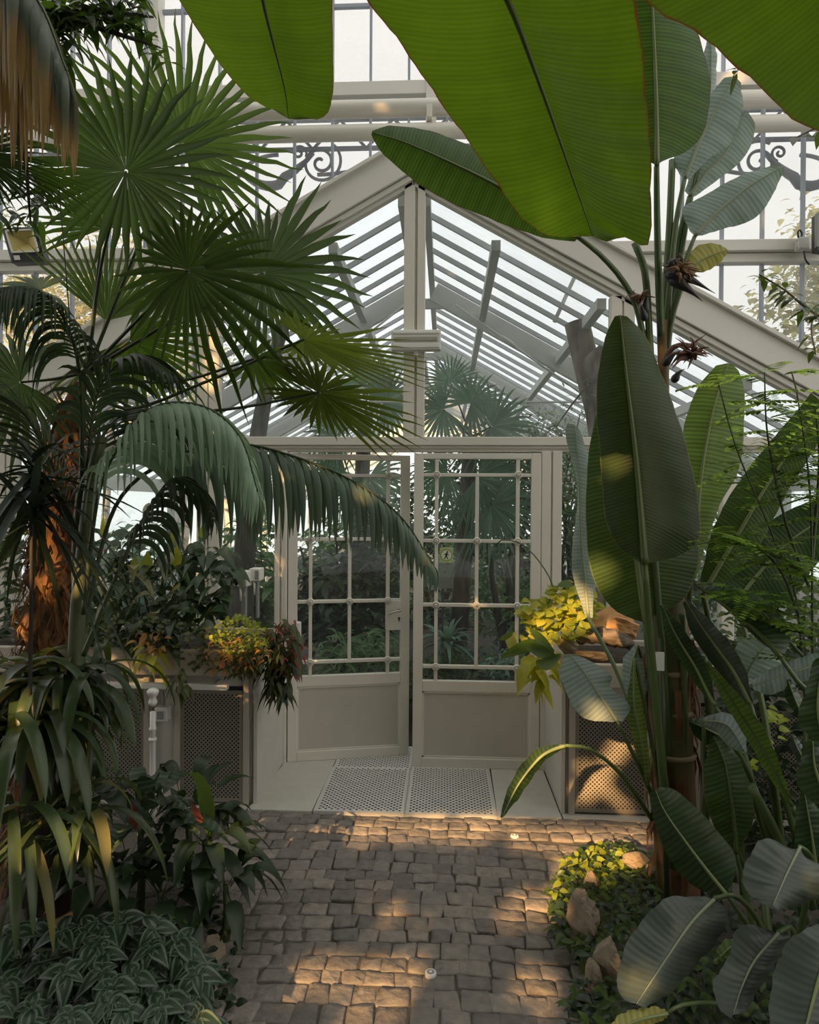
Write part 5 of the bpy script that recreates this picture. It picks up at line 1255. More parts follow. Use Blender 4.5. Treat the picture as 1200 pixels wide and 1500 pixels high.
# big strap-leaf mound at the left
rr = random.Random(71)
t = thing('spider_plant', 'large mound of long arching strap leaves at the left edge', 'spider plant', tuple(G(70, 1330)))
def straps(t, hubs, n, L, W, mats, seed, names=('leaf_mass', 'leaf_mass')):
    r2 = random.Random(seed); ms = [MB() for _ in mats]
    for i in range(n):
        px, py, d = hubs[i % len(hubs)]
        b = P(px + r2.uniform(-25, 25), py + r2.uniform(-18, 18), d + r2.uniform(-.08, .08)); a = r2.uniform(0, 2 * pi)
        D = V((cos(a), sin(a) * .8 - .35, r2.uniform(.15, .95)))
        m = ms[0] if r2.random() < .82 or len(ms) == 1 else ms[1]
        l = L * r2.uniform(.6, 1.25)
        # arching blade: step with gravity
        D.normalize(); S = D.cross(V((0, 0, 1))).normalized(); p = b.copy(); pts = [p.copy()]; sd = [S]; nn = [S.cross(D)]; tw = r2.uniform(-.5, .5)
        for k in range(12):
            D = (D + ZN * (.15 + .02 * k)).normalized(); p = p + D * (l / 12); pts.append(p.copy()); S2 = (S * cos(tw * k / 12) + S.cross(D) * sin(tw * k / 12)).normalized(); sd.append(S2); nn.append(S2.cross(D).normalized())
        w = W * r2.uniform(.75, 1.2); m.strip(pts, [w * q for q in (.45, .7, .9, 1, 1, 1, .98, .94, .88, .78, .6, .36, .03)], sd, nn, .35)
    for m, mt, nm in zip(ms, mats, names): m.build(nm, mt, t)
straps(t, [(30, 985, 2.5), (75, 1000, 2.45), (115, 985, 2.6), (95, 1025, 2.6), (60, 1060, 2.4), (10, 1060, 2.35), (100, 1060, 2.6), (40, 1020, 2.5)], 190, .36, .046, (STRAP, STRAPY), 5, ('leaves', 'yellowing_leaves'))
m = MB(); m.tube([G(70, 1330), P(72, 1150, 2.6), P(74, 1010, 2.6)], [.09, .10, .07], 12); m.build('root_mound', SOIL, t)
t = thing('spider_plant', 'lower strap-leaved plant under the big mound with hanging limp leaves', 'spider plant', tuple(G(40, 1400)))
straps(t, [(20, 1190, 2.25), (75, 1215, 2.3), (110, 1205, 2.35)], 46, .42, .036, (STRAP, STRAPY), 9, ('leaves', 'yellowing_leaves'))
# prayer plants / ti plants at mid left
rr = random.Random(81)
def tuft(name, label, cat, hub, n, L, W, mat, elev=(.2, 1.2), droop=.5, shape=0, extra=None, seed=1, stalk=.1, grp=None, nseg=8):
    r2 = random.Random(seed); px, py, d = hub; b = P(px, py, d); b0 = V((b.x, b.y, 0)) if b.z > .02 else b
    t = thing(name, label, cat, tuple(b0), grp); m = MB()
    for i in range(n):
        a = 2 * pi * (i + r2.uniform(-.3, .3)) / n * 2.4; el = r2.uniform(*elev)
        D = V((cos(a) * cos(el), sin(a) * cos(el), sin(el))); bb = b + V((cos(a), sin(a), 0)) * .02
        l = L * r2.uniform(.7, 1.15); m.leaf(bb, D, V((0, 0, 1)) if el < 1.1 else V((-D.x, -D.y, .3)), l, W * r2.uniform(.8, 1.1), droop * r2.uniform(.6, 1.4), .3, nseg, shape, stalk * r2.uniform(.6, 1.5))
    m.build('leaves', mat, t)
    m = MB(); m.tube([b0, b0.lerp(b, .5) + V((.01, 0, 0)), b + V((0, 0, .01))], [.02, .016, .012], 8); m.build('stem', STEM, t)
    if extra:
        for (x, y, dx, dz, L2, W2, mt) in extra:
            m = MB(); m.leaf(P(x, y, d - .12), V((dx, -.2, dz)), V((0, -1, .2)), L2, W2, .1, .5, 8, 0); o = m.build('leaf', mt, t); o['label'] = 'reddish rolled leaf'
    return t
RED = mat_leaf('red_young_leaf', (.20, .05, .035), (.35, .09, .06), .3, .4, vary=.3)
tuft('prayer_plant', 'striped prayer plant in front of the slim white post with a dark red leaf', 'prayer plant', (205, 1215, 2.75), 22, .24, .085, PRAYER, (.1, 1.4), .5, 0, [(198, 1215, .05, 1, .14, .035, RED), (112, 1218, .5, .9, .12, .03, RED)], 3, .12)
tuft('ti_plant', 'broad dark ti plant at the path edge with one reddish leaf', 'ti plant', (300, 1235, 2.75), 20, .24, .075, SMALLD, (-.1, 1.1), .8, 0, [(296, 1205, -.35, 1, .11, .028, RED)], 4, .10)
tuft('ti_plant', 'low dark ti plant leaning over the cobbles below the reddish one', 'ti plant', (330, 1300, 2.62), 14, .20, .06, SMALLD, (-.1, 1.0), .9, 0, None, 5, .06)
tuft('aspidistra', 'cast iron plant with one pale green leaf bending before the perforated panel', 'aspidistra', (275, 1190, 2.95), 10, .26, .07, SMALLD, (.3, 1.2), .7, 0, None, 6, .10)
for (a, b, c2, w, mt, d, lab, nm) in (((300, 1195), (290, 1145), (275, 1128), 9, GCOVER, 2.85, '', ''),):
    pass
t = thing('aspidistra', 'single pale green arching leaf standing before the left perforated panel', 'aspidistra', tuple(G(305, 1270)))
pts = wpath([(308, 1250, 2.85), (306, 1190, 2.8), (296, 1145, 2.75), (280, 1130, 2.7), (268, 1140, 2.68)], 14); m = MB(); m.strip(pts, [.012, .014, .02, .035, .05, .062, .068, .068, .064, .056, .046, .034, .02, .004], RIGHT.copy() * .9 + UPV * .3, [-FWD] * 14, .4); m.build('leaf', GCOVER, t)
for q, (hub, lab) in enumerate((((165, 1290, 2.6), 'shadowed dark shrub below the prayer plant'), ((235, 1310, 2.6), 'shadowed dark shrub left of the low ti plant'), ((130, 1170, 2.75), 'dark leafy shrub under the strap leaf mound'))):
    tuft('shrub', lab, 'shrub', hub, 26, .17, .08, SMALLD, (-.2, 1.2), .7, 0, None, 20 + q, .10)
# aluminium plant cover at the bottom left, built as separate whorls
rr = random.Random(91)
wh = MB()
t = thing('pilea', 'silver striped aluminium plant carpeting the bottom left corner', 'pilea', tuple(G(130, 1470)))
PB = [(-10, 1510), (-10, 1370), (40, 1345), (110, 1360), (175, 1345), (235, 1350), (285, 1385), (310, 1440), (300, 1510)]
cnt = 0
while cnt < 105:
    px, py = rr.uniform(-10, 310), rr.uniform(1340, 1510)
    if not inpoly(px, py, PB): continue
    cnt += 1; d = 2.42 - (py - 1340) / 170 * .42 + rr.uniform(-.09, .09); b = P(px, py, d); a0 = rr.uniform(0, pi)
    ax = V((rr.uniform(-.3, .3), -.45 + rr.uniform(-.25, .2), 1)).normalized()
    e1 = ax.cross(V((1, 0, 0))).normalized(); e2 = ax.cross(e1)
    for k in range(6):
        a = a0 + k * 2 * pi / 6 + rr.uniform(-.2, .2); s = (1 if k % 2 == 0 else .75) * rr.uniform(.85, 1.1)
        wh.leaf(b, (e1 * cos(a) + e2 * sin(a)) + ax * rr.uniform(.05, .35), ax, .092 * s, .050 * s, .5, .22, 6, 0)
wh.build('foliage', PILEA, t)
m = MB(); stems(m, [(rr.uniform(10, 290), rr.uniform(1370, 1490), 2.2) for _ in range(30)], G(150, 1480) + V((0, .15, 0)), rr, .003); m.build('stem', STEM, t)
rimplant('ivy', 'thin dark creeper between the aluminium plant and the cobbles', 'ivy', [('foliage', SMALLD, [(230, 1340), (300, 1310), (345, 1330), (350, 1400), (345, 1500), (290, 1510), (310, 1430), (280, 1380)], 220, lambda x, y: 1.66 * 1000 / (y - 742) , .05, .024, dict(up=.5)),
    ('green_tips', GCOVER, [(150, 1340), (240, 1330), (345, 1370), (260, 1400)], 26, lambda x, y: 2.45, .045, .022, dict(up=.7))], G(320, 1400))
rock('rock', 'brownish stone half hidden by creeper at the left path edge', 'rock', 305, 1395, 2.55, .09, .08, .07, ROCK, 8)
rock('rock', 'dark stone at the far left under the aluminium plant', 'rock', 25, 1430, 2.4, .09, .08, .07, mat_island('dark_rock', (.08, .06, .05), (.12, .09, .07), .9, .8, 18), 9)
# ground cover and stones at the right of the path
rr = random.Random(95)
GP = [(805, 1320), (815, 1275), (845, 1245), (900, 1232), (955, 1245), (965, 1300), (960, 1330), (920, 1360), (900, 1410), (905, 1500), (840, 1510), (830, 1470), (860, 1420), (835, 1390), (812, 1370)]
gd = lambda x, y: max(1.9, 1.60 * 1000 / (y - 742))
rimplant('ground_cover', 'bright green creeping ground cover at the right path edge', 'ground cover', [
    ('foliage', GCOVER, GP, 620, gd, .048, .019, dict(up=.6, fold=.35)), ('sun_tinted_tips', YGREEN, [(810, 1310), (830, 1260), (880, 1238), (920, 1250), (900, 1300), (840, 1330)], 170, gd, .045, .024, dict(up=.8)),  # sunlit look of the tips is put into their yellow-green colour
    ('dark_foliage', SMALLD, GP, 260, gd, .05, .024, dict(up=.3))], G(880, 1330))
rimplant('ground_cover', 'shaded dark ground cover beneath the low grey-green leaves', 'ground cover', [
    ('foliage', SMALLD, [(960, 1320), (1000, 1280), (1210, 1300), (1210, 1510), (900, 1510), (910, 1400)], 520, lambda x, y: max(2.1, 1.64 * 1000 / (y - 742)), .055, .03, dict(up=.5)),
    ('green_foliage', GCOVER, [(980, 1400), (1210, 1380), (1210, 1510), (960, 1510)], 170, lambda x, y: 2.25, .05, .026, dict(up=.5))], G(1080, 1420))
rock('rock', 'tall pale stone among ground cover nearest the doors', 'rock', 852, 1348, 2.56, .058, .06, .10, ROCK, 11)
rock('rock', 'pale stone at the path edge in front of the tall one', 'rock', 890, 1405, 2.34, .05, .06, .07, ROCK, 12)
rock('rock', 'small tan pointed stone in the sunlit ground cover', 'rock', 866, 1292, 2.85, .03, .03, .045, ROCK, 13)
rock('rock', 'tan stone beside the path under the ground cover, nearest the viewer', 'rock', 868, 1430, 2.30, .032, .05, .055, ROCK, 14)
rock('rock', 'flat pale stone at the back of the sunlit ground cover', 'rock', 935, 1258, 3.02, .06, .05, .035, ROCK, 15)
# dense yellow-green bush behind at right
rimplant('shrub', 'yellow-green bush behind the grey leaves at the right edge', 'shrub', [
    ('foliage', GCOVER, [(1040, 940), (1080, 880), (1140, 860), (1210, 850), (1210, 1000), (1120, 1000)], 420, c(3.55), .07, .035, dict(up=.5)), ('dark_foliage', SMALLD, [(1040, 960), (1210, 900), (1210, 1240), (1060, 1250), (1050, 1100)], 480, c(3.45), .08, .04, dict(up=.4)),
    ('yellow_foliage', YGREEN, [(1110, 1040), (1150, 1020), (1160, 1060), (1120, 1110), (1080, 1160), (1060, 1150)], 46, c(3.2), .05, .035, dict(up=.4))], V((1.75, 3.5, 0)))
# feathery shrub on the right
rr = random.Random(99)
t = thing('ferny_shrub', 'fine feathery light green shrub in front of the right leaves', 'shrub', tuple(G(1190, 1290)))
ms = MB(); ml = MB(); mf = MB()
trees = [[(1190, 1250, 2.75), (1170, 900, 2.6), (1130, 780, 2.5), (1080, 660, 2.45), (1052, 560, 2.42)], [(1192, 1250, 2.75), (1190, 850, 2.6), (1185, 700, 2.5), (1165, 560, 2.45), (1160, 545, 2.45)], [(1170, 900, 2.6), (1140, 830, 2.5), (1090, 790, 2.45), (1050, 780, 2.4)],
         [(1185, 860, 2.6), (1150, 760, 2.5), (1125, 640, 2.45), (1120, 545, 2.4)], [(1190, 820, 2.6), (1200, 680, 2.5), (1195, 600, 2.45)], [(1175, 960, 2.6), (1120, 900, 2.5), (1080, 860, 2.4)]]
for tr_ in trees:
    pts = wpath(tr_, 24); ms.tube(pts, [.0055 * (1 - .8 * i / 23) + .0012 for i in range(24)], 6)
    for i in range(9, 24):
        for q in range(2):
            a = rr.uniform(0, 2 * pi); D = V((cos(a), sin(a) * .8 - .2, rr.uniform(-.25, .25))).normalized(); L = rr.uniform(.10, .20); b = pts[i]
            S = D.cross(V((0, 0, 1))).normalized(); np_ = 9
            for k in range(1, np_ + 1):
                p = b + D * (L * k / np_) + ZN * (.18 * L * (k / np_) ** 2)
                for s in (-1, 1):
                    (ml if rr.random() < .6 else mf).leaf(p, S * s + D * .35 + ZN * .15, V((0, 0, 1)),   .042 * (1 - .4 * k / np_), .0165, .1, .1, 3, 2)
ms.build('stem', STEM, t); ml.build('foliage', FERNY, t); mf.build('darker_foliage', GCOVER, t)
# twigs with oval leaves at the upper right
def twig(label, path, n, L, seed):
    r2 = random.Random(seed); t = thing('climber', label, 'climber', tuple(P(*path[0]))); pts = wpath(path, 20); m = MB(); m.tube(pts, [.004 * (1 - .7 * i / 19) + .001 for i in range(20)], 6); m.build('stem', BARK, t); m = MB()
    for i in range(n):
        p = pts[r2.randrange(2, 20)]; a = r2.uniform(0, 2 * pi); m.leaf(p, V((cos(a), sin(a) * .6 - .2, r2.uniform(-.6, .4))), V((0, -.4, 1)), L * r2.uniform(.7, 1.2), L * .45, .3, .2, 5, 0, .012)
    m.build('foliage', GCOVER, t)
twig('leafy climber twig reaching in over the right gable beam', [(1260, 480, 2.2), (1215, 470, 2.2), (1180, 450, 2.2), (1150, 425, 2.2), (1112, 402, 2.2)], 46, .045, 1)
twig('little climber sprig hanging below the upper right overhead leaf', [(1255, 130, 1.9), (1220, 175, 1.9), (1190, 190, 1.9), (1160, 205, 1.9)], 9, .055, 2)
twig('tiny sprig at the edge of the overhead leaf above the grey leaves', [(1180, 60, 2.6), (1130, 85, 2.6), (1086, 100, 2.6), (1074, 112, 2.6)], 6, .05, 3)
twig('climber twig running down the right picture edge', [(1240, 330, 2.3), (1222, 420, 2.3), (1190, 470, 2.3), (1195, 520, 2.3)], 16, .045, 4)
# ficus crown at the upper left
rr = random.Random(103)
t = thing('ficus', 'glossy dark leaved ficus branches hanging in from the top left', 'ficus', tuple(V((-2.9, 2.5, -.03))))
m = MB(); m.tube([V((-2.9, 2.5, -.04)), V((-2.85, 2.5, 1.5)), V((-2.7, 2.45, 3.0)), P(20, 20, 2.45)], [.09, .08, .07, .03], 12)
for e in ((225, 25), (150, 30), (235, 70), (100, 60), (60, 130), (45, 330), (30, 280)): m.tube([P(20, 20, 2.45), P((20 + e[0]) / 2, (20 + e[1]) / 2 - 10, 2.0), P(e[0], e[1], 2.0 if e[1] < 200 else 2.4)], [.016, .010, .003], 6)
m.build('branch', BARKD, t)
m = MB(); scatter(m, [(30, -20), (215, -20), (222, 30), (205, 50), (175, 45), (140, 40), (110, 60), (95, 110), (60, 130), (40, 60)], 330, c(2.0), .072, .032, rr, droop=.7, up=-.1, out=.3)
scatter(m, [(200, 40), (225, 45), (255, 85), (250, 95), (215, 75)], 20, c(2.0), .05, .024, rr, droop=.5, up=0)
scatter(m, [(-10, 255), (50, 250), (78, 300), (60, 325), (20, 335), (-10, 330)], 60, c(2.4), .07, .032, rr, droop=.7, up=-.1)
m.build('foliage', FICUS, t)

# ================================================================ BEYOND THE DOORS
def clump(mb, cx, cy, cz, rx, ry, rz_, n, L, W, rr, shape=0, droop=.5):
    for _ in range(n):
        v = V((rr.gauss(0, 1), rr.gauss(0, 1), rr.gauss(0, 1))).normalized() * rr.uniform(.55, 1.0)
        p = V((cx + v.x * rx, cy + v.y * ry, cz + v.z * rz_)); a = rr.uniform(0, 2 * pi)
        D = V((cos(a) + v.x * .5, sin(a) + v.y * .5 - .2, rr.uniform(-.3, .6)))
        s = rr.uniform(.6, 1.3); mb.leaf(p, D, V((rr.uniform(-.5, .5), rr.uniform(-.8, .1), 1)), L * s, W * s, droop, .2, 3, shape)
def bush(name, label, cat, cx, cy, cz, rx, ry, rz_, n, L, W, mat, seed, trunk=.03, tm=None, shape=0, extra=None):
    r2 = random.Random(seed); t = thing(name, label, cat, (cx, cy, 0)); m = MB()
    for q in range(6):
        ox, oy, oz = r2.uniform(-.5, .5) * rx, r2.uniform(-.5, .5) * ry, r2.uniform(-.5, .5) * rz_
        clump(m, cx + ox, cy + oy, cz + oz, rx * .62, ry * .62, rz_ * .62, n // 6, L, W, r2, shape)
    m.build('foliage', mat, t)
    m = MB()
    for q in range(4):
        e = V((cx + r2.uniform(-.6, .6) * rx, cy + r2.uniform(-.4, .4) * ry, cz + r2.uniform(-.1, .6) * rz_)); m.tube([V((cx + r2.uniform(-.1, .1), cy, -.03)), V((cx, cy, 0)).lerp(e, .5) + V((r2.uniform(-.1, .1), 0, .1)), e], [trunk, trunk * .7, trunk * .3], 7)
    m.build('trunk', tm or BARKD, t)
    return t
DK = 'seen through the door glass'
bush('jungle_shrub', 'dense dark leafed tree behind the right door panes', 'tree', .55, 6.4, 1.75, .85, .6, .85, 3000, .075, .035, JUNGD, 1, .04)
bush('jungle_shrub', 'lighter green tree behind the narrow right side window', 'tree', 1.35, 6.9, 1.7, .8, .6, 1.0, 2000, .085, .04, JUNG, 2, .04)
bush('jungle_shrub', 'dark broad leafed bush behind the half open door', 'tree', -.95, 6.3, 1.0, .75, .6, .8, 1500, .14, .075, JUNGD, 3, .03)
bush('jungle_shrub', 'green bush behind the glass at the left of the doors', 'tree', -1.7, 5.9, .9, .6, .5, .75, 1100, .15, .06, JUNG, 4, .03)
bush('jungle_shrub', 'low dark ground plants behind the right door', 'shrub', .35, 5.7, .25, .75, .4, .3, 900, .09, .045, JUNGD, 5, .02)
bush('jungle_shrub', 'bright low fern at the foot of the right door glass', 'fern', -.05, 5.4, .42, .22, .2, .16, 700, .045, .02, GCOVER, 6, .01)
bush('jungle_shrub', 'blue-green undergrowth behind the lower right door pane', 'shrub', .62, 5.45, .35, .35, .25, .25, 500, .09, .03, JUNGB, 7, .01)
bush('jungle_shrub', 'feathery bamboo tops behind the right gable pane', 'bamboo', 1.05, 7.2, 2.35, .7, .5, .55, 1500, .07, .012, JUNG, 8, .02)
bush('jungle_shrub', 'pale green understorey filling the left door pane', 'shrub', -.75, 7.6, .9, .9, .6, .9, 1700, .12, .05, JUNG, 21, .03)
bush('jungle_shrub', 'leafy understorey filling the right door pane', 'shrub', .75, 7.9, .9, .9, .6, .9, 1700, .11, .045, JUNG, 22, .03)
bush('jungle_shrub', 'grassy tuft of foliage low behind the left door pane', 'shrub', -.75, 5.5, .35, .45, .3, .35, 800, .12, .025, JUNG, 23, .02, None, 1)
bush('jungle_shrub', 'arching leafy bush behind the right edge of the right door', 'shrub', .95, 5.9, .75, .45, .35, .6, 1000, .09, .03, JUNG, 24, .02)
bush('jungle_shrub', 'far thicket deep in the greenhouse behind the doors', 'thicket', -.2, 10.5, 1.1, 2.2, 1.0, 1.3, 2800, .16, .08, JUNGD, 9, .05)
bush('jungle_shrub', 'shadowy shrub behind the glass left of the socket posts', 'shrub', -2.6, 5.6, .9, .6, .5, .8, 1000, .14, .05, JUNGB, 10, .03)
bush('jungle_shrub', 'leafy shrub behind the glass at the right edge', 'shrub', 2.3, 6.0, 1.0, .7, .6, 1.0, 1300, .12, .05, JUNG, 11, .03)
bush('jungle_shrub', 'warm toned tree deep behind the right gable pane', 'tree', 1.6, 9.4, 2.2, 1.0, .7, .7, 1500, .09, .04, OLIVE, 12, .05)
# palms beyond
def bfan(label, base, hub, fans, mat, seed):
    t = thing('fan_palm', label, 'palm', base); m = MB(); h = P(*hub); m.tube([V(base), V(base).lerp(h, .5), h], [.09, .08, .07], 10); m.build('trunk', BARKD, t)
    for i, (px, py, d, ax, fs, L, sp_, dr2) in enumerate(fans):
        fan(t, px, py, d, ax, fs, L, 26, sp_, mat, dr2, [(hub[0], hub[1], hub[2])], seed=seed + i, pr=.008)
bfan('blue-green fan palm behind the right gable pane by the mullion', (.1, 6.2, 0), (690, 640, 6.2), [(690, 590, 6.0, 40, 10, 60, 300, .2), (650, 600, 6.1, 200, 10, 60, 260, .3), (720, 625, 5.9, -10, 10, 80, 260, .2), (660, 560, 6.3, 110, 10, 50, 240, .1), (700, 700, 5.9, -25, 10, 90, 220, .3), (655, 690, 5.9, 200, 10, 70, 220, .3), (720, 740, 5.8, -35, 0, 90, 200, .3)], JUNGB, 40)
bfan('blue-green fan palm behind the left gable pane under the fronds', (-.9, 6.6, 0), (535, 610, 6.6), [(540, 560, 6.4, 60, 10, 60, 300, .2), (500, 600, 6.5, 160, 10, 60, 260, .2), (565, 590, 6.4, 10, 10, 65, 260, .2), (490, 640, 6.4, 200, 10, 60, 220, .3), (540, 700, 6.4, -60, 10, 70, 240, .3), (505, 690, 6.5, 220, 10, 70, 240, .3)], JUNGB, 50)
# rosette behind the door
t = thing('agave', 'strap leaved rosette behind the right door glass', 'rosette plant', (.2, 5.9, 0)); r2 = random.Random(12); m = MB(); hb = P(655, 945, 5.6)
for i in range(42):
    a = r2.uniform(0, 2 * pi); el = r2.uniform(.1, 1.3); m.leaf(hb, V((cos(a) * cos(el), sin(a) * cos(el), sin(el))), V((0, 0, 1)), r2.uniform(.3, .5), .045, r2.uniform(.3, .8), .3, 8, 1)
m.build('leaves', JUNGB, t); m = MB(); m.tube([V((hb.x, hb.y, -.03)), hb], [.06, .05], 10); m.build('stem', BARKD, t)
# trunks beyond
t = thing('pruned_tree', 'thick pruned trunk with a sawn top behind the right gable pane', 'tree', tuple(P(895, 1050, 5.2)))
m = MB(); m.tube(wpath([(900, 1030, 5.2), (892, 760, 5.2), (880, 620, 5.2), (862, 545, 5.2), (845, 472, 5.2)], 24), [.12 - .0012 * i for i in range(24)], 14); m.build('trunk', BARK, t)
m = MB(); m.tube(wpath([(868, 560, 5.15), (868, 530, 5.1), (885, 512, 5.08)], 8), [.07, .075, .075, .07, .06, .055, .05, .05], 10); m.build('limb', BARK, t)
m = MB(); m.tube(wpath([(865, 560, 5.1), (840, 590, 5.1), (815, 625, 5.1)], 8), [.014, .012, .010, .008, .007, .006, .005, .003], 6); m.build('twig', BARKD, t)
r2 = random.Random(15); m = MB(); scatter(m, [(815, 560), (868, 530), (870, 600), (815, 640)], 60, c(5.1), .09, .012, r2, up=.2); m.build('foliage', JUNG, t)
t = thing('leaning_tree', 'slender dark trunk leaning right behind the left gable pane', 'tree', tuple(P(352, 1050, 5.0)))
m = MB(); m.tube(wpath([(352, 1050, 5.0), (356, 850, 5.0), (372, 680, 5.0), (396, 545, 5.0), (425, 450, 5.0)], 24), [.11 - .003 * i for i in range(24)], 12); m.build('trunk', BARKD, t)
t = thing('leaning_tree', 'slanting dark trunk behind the left glass near the post', 'tree', tuple(P(305, 1050, 5.4)))
m = MB(); m.tube(wpath([(312, 1050, 5.4), (300, 700, 5.4), (290, 560, 5.4), (285, 500, 5.4)], 12), [.06 - .003 * i for i in range(12)], 10); m.build('trunk', BARKD, t)
t = thing('notice_board', 'small white notice board behind the right door', 'notice', tuple(P(652, 840, 7.5))); m = MB(); a = P(640, 862, 7.5); b = P(668, 822, 7.5); m.box(a.x, b.x, 7.5, 7.53, a.z, b.z); m.build('board', WHITEP, t, False)
m = MB(); m.box(a.x + .05, a.x + .08, 7.53, 7.56, 0, a.z + .1); m.build('stake', GREYP, t, False)

bush('jungle_shrub', 'leafy shrub in the bed right of the lower grey-green leaves', 'shrub', 2.35, 2.3, .45, .6, .7, .5, 1100, .13, .05, SMALLD, 31, .02)
bush('jungle_shrub', 'leafy shrub in the bed in front of the right planter', 'shrub', 2.6, 3.25, .5, .7, .35, .5, 900, .12, .05, GCOVER, 32, .02)
# trees outside the hall
for i, (x, y, z, r, n, mt, lab) in enumerate(((-4.3, 8.2, 4.3, 1.5, 3000, OUTL, 'pale yellowing tree outdoors behind the floodlight'), (-6.6, 9.5, 4.6, 1.7, 1800, OUTG, 'pale grey-green tree outdoors at the far left'), (-4.2, 10.5, 3.6, 1.3, 1300, OUTL, 'pale tree outdoors behind the round fans'),
        (4.6, 8.0, 4.2, 1.35, 2600, OUTL, 'yellowing tree outdoors behind the right gable beam'), (5.9, 9.8, 5.0, 1.5, 1600, OUTG, 'pale green tree outdoors behind the grey leaves'), (5.4, 7.0, 1.8, 1.1, 1100, OUTG, 'pale low tree outdoors at the right'), (-5.6, 7.0, 1.8, 1.3, 1200, OUTG, 'pale low tree outdoors at the left'))):
    bush('outdoor_tree', lab, 'tree', x, y, z, r, r * .7, r, n, .12, .08, mt, 60 + i, .06, BARK)

# ================================================================ LIGHT
S = V((.30, .84, -.36)).normalized()
sl = bpy.data.lights.new('low_sun', 'SUN'); sl.energy = 11; sl.color = (1.0, .58, .24); sl.angle = math.radians(.8)
so = bpy.data.objects.new('low_sun', sl); COL.objects.link(so); so.rotation_euler = S.to_track_quat('-Z', 'Y').to_euler()
# unseen leaf screen added behind the viewpoint, its gaps shaped to cast the sun patches
E1 = S.cross(V((0, 0, 1))).normalized(); E2 = E1.cross(S).normalized()
gaps = []
def gl(px0, py0, px1, py1, r, n, Y=None, rb=None):
    for i in range(n):
        f = i / max(1, n - 1); x, y = px0 + (px1 - px0) * f, py0 + (py1 - py0) * f
        w = G(x, y) if Y is None else P(x, y, Y)
        gaps.append((w.dot(E1), w.dot(E2), r, rb if rb is not None else (r * .42 if Y is None else r)))
gl(375, 1210, 710, 1212, .07, 16, None, .055); gl(410, 1224, 540, 1224, .05, 6, None, .02); gl(720, 1212, 950, 1220, .05, 10, None, .022); gl(760, 1240, 860, 1240, .05, 5, None, .014)
gl(545, 1320, 585, 1322, .02, 3, None, .006); gl(565, 1348, 620, 1348, .03, 3, None, .008)
gl(455, 1420, 605, 1420, .05, 8, None, .028); gl(430, 1441, 600, 1441, .04, 7, None, .012); gl(560, 1456, 600, 1456, .02, 2, None, .008); gl(510, 1490, 580, 1490, .03, 4, None, .012)
gl(755, 1328, 805, 1326, .06, 4, None, .04); gl(765, 1440, 800, 1445, .04, 2, None, .012)
gl(830, 1258, 930, 1252, .07, 6, None, .035); gl(820, 1300, 850, 1300, .04, 2, None, .02)
gl(855, 1165, 915, 1085, .05, 6, 3.8, .03); gl(850, 1120, 915, 1180, .04, 4, 3.8, .025)
gl(786, 935, 842, 890, .07, 6, 3.85); gl(855, 915, 910, 935, .06, 4, 3.95)
gl(697, 888, 699, 889, .008, 1, YF)
gl(95, 880, 112, 650, .022, 12, 2.95); gl(320, 932, 390, 942, .06, 5, 3.62); gl(208, 962, 224, 965, .04, 2, 3.6)
gl(65, 1035, 105, 1045, .05, 3, 2.45); gl(30, 1005, 36, 1060, .03, 3, 2.4); gl(135, 1045, 150, 1100, .015, 3, 2.5)
gl(885, 655, 905, 672, .022, 3, 2.6); gl(925, 600, 955, 628, .010, 3, 2.6); gl(1160, 1268, 1195, 1290, .02, 3, 2.1, .01); gl(920, 1435, 945, 1440, .025, 2, 2.05)
gl(140, 957, 222, 1000, .012, 7, 3.72); gl(405, 1030, 405, 1080, .02, 3, 4.1); gl(128, 455, 165, 495, .03, 4, 3.0); gl(305, 630, 318, 500, .03, 5, YF); gl(190, 800, 250, 850, .03, 3, 3.8)
r2 = random.Random(200); cm = MB()
cells = {}
for g_ in gaps: cells.setdefault((int(g_[0] // .5), int(g_[1] // .5)), []).append(g_)
ctr = V((0, 3.3, 1.4)); ca, cb = ctr.dot(E1), ctr.dot(E2)
def shade(a, b, LL, WW, mar, bk0, bk1):
    ia, ib = int(a // .5), int(b // .5)
    for da in (-1, 0, 1):
        for db in (-1, 0, 1):
            for (ga, gb, ra, rb) in cells.get((ia + da, ib + db), ()):
                if ((a - ga) / (ra + mar)) ** 2 + ((b - gb) / (rb + mar)) ** 2 < 1: return
    p = E1 * a + E2 * b + S * (ctr.dot(S) - r2.uniform(bk0, bk1))
    if p.z < -.03: return
    th = r2.uniform(0, 2 * pi); D = E1 * cos(th) + E2 * sin(th) + S * r2.uniform(-.3, .3)
    cm.leaf(p - D * (LL * .45), D, -S + V((0, 0, .2)), LL, WW, .15, .15, 3, 2)
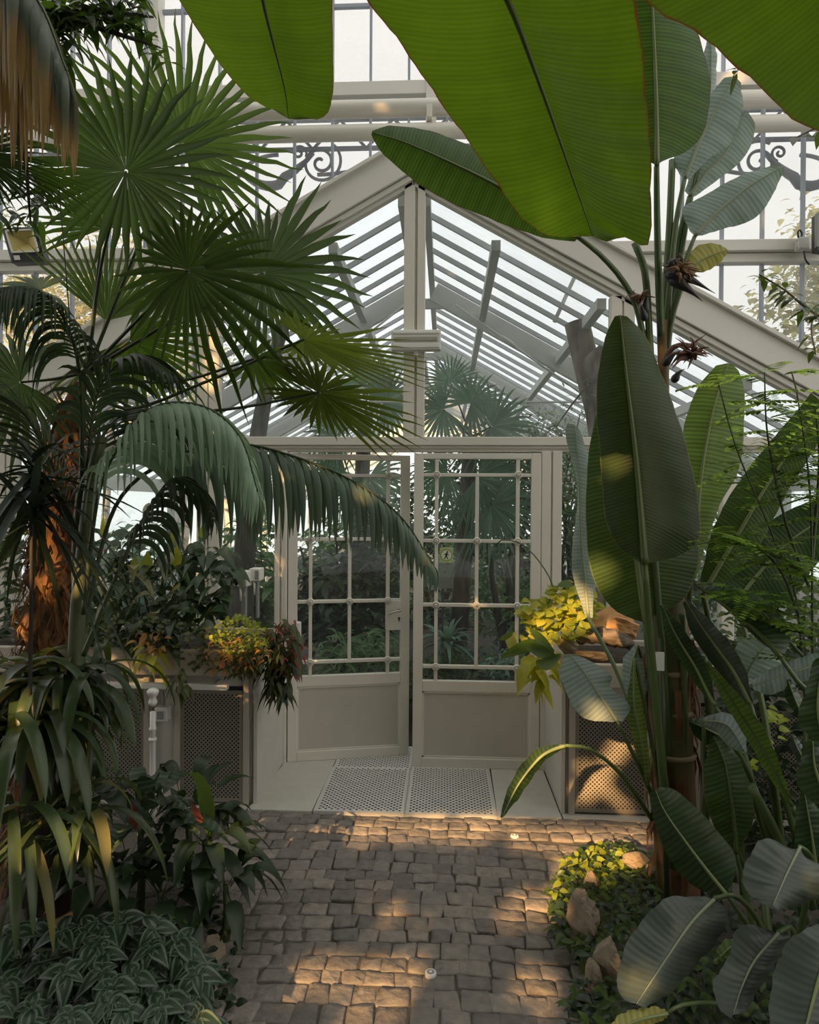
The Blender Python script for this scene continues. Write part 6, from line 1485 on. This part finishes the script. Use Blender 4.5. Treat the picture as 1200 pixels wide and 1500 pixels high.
for i in range(8000): shade(ca + r2.uniform(-5.2, 5.2), cb + r2.uniform(-3.4, 5.2), .36, .24, .155, 6.4, 7.6)
for i in range(9000): shade(ca + r2.uniform(-4.2, 4.2), cb + r2.uniform(-3.0, 3.6), .19, .115, .075, 5.8, 6.8)
for (ga, gb, ra, rb) in gaps:
    for i in range(75): shade(ga + r2.uniform(-1, 1) * (ra + .16), gb + r2.uniform(-1, 1) * (rb + .16), .085, .055, .026, 5.2, 6.0)
SUNSCREEN = mat_leaf('sun_screen_leaf', (.07, .11, .035), (.26, .34, .07), .45, .5, vary=.5)  # leaf colour lightened and translucent so the added screen gives warm fill
tag(cm.build('foliage', SUNSCREEN), 'unseen leaf screen added behind the viewpoint to shape the sun patches', 'foliage', None, 'stuff')
print('backdrop leaves', len(cm.v) // 12, 'gaps', len(gaps))
w = bpy.data.worlds.new('sky'); sc.world = w; w.use_nodes = True; nt = w.node_tree; nt.nodes.clear()
out = N(nt, 'ShaderNodeOutputWorld'); bg = N(nt, 'ShaderNodeBackground'); tc = N(nt, 'ShaderNodeTexCoord'); sx = N(nt, 'ShaderNodeSeparateXYZ'); rp = N(nt, 'ShaderNodeValToRGB')
nt.links.new(tc.outputs['Generated'], sx.inputs[0]); nt.links.new(sx.outputs[2], rp.inputs[0])
rp.color_ramp.elements[0].color = (.88, .87, .83, 1); rp.color_ramp.elements[1].color = (1.0, .975, .94, 1)
rp.color_ramp.elements[0].position = 0; rp.color_ramp.elements[1].position = .5
nt.links.new(rp.outputs[0], bg.inputs[0]); bg.inputs[1].default_value = 1.25; nt.links.new(bg.outputs[0], out.inputs[0])
vs = sc.view_settings; vs.view_transform = 'Standard'; vs.look = 'None'; vs.gamma = 1; vs.exposure = 0.3; vs.use_curve_mapping = False
cy = sc.cycles
cy.max_bounces = 7; cy.diffuse_bounces = 3; cy.glossy_bounces = 3; cy.transmission_bounces = 4; cy.transparent_max_bounces = 12
cy.use_denoising = True; cy.caustics_reflective = False; cy.caustics_refractive = False
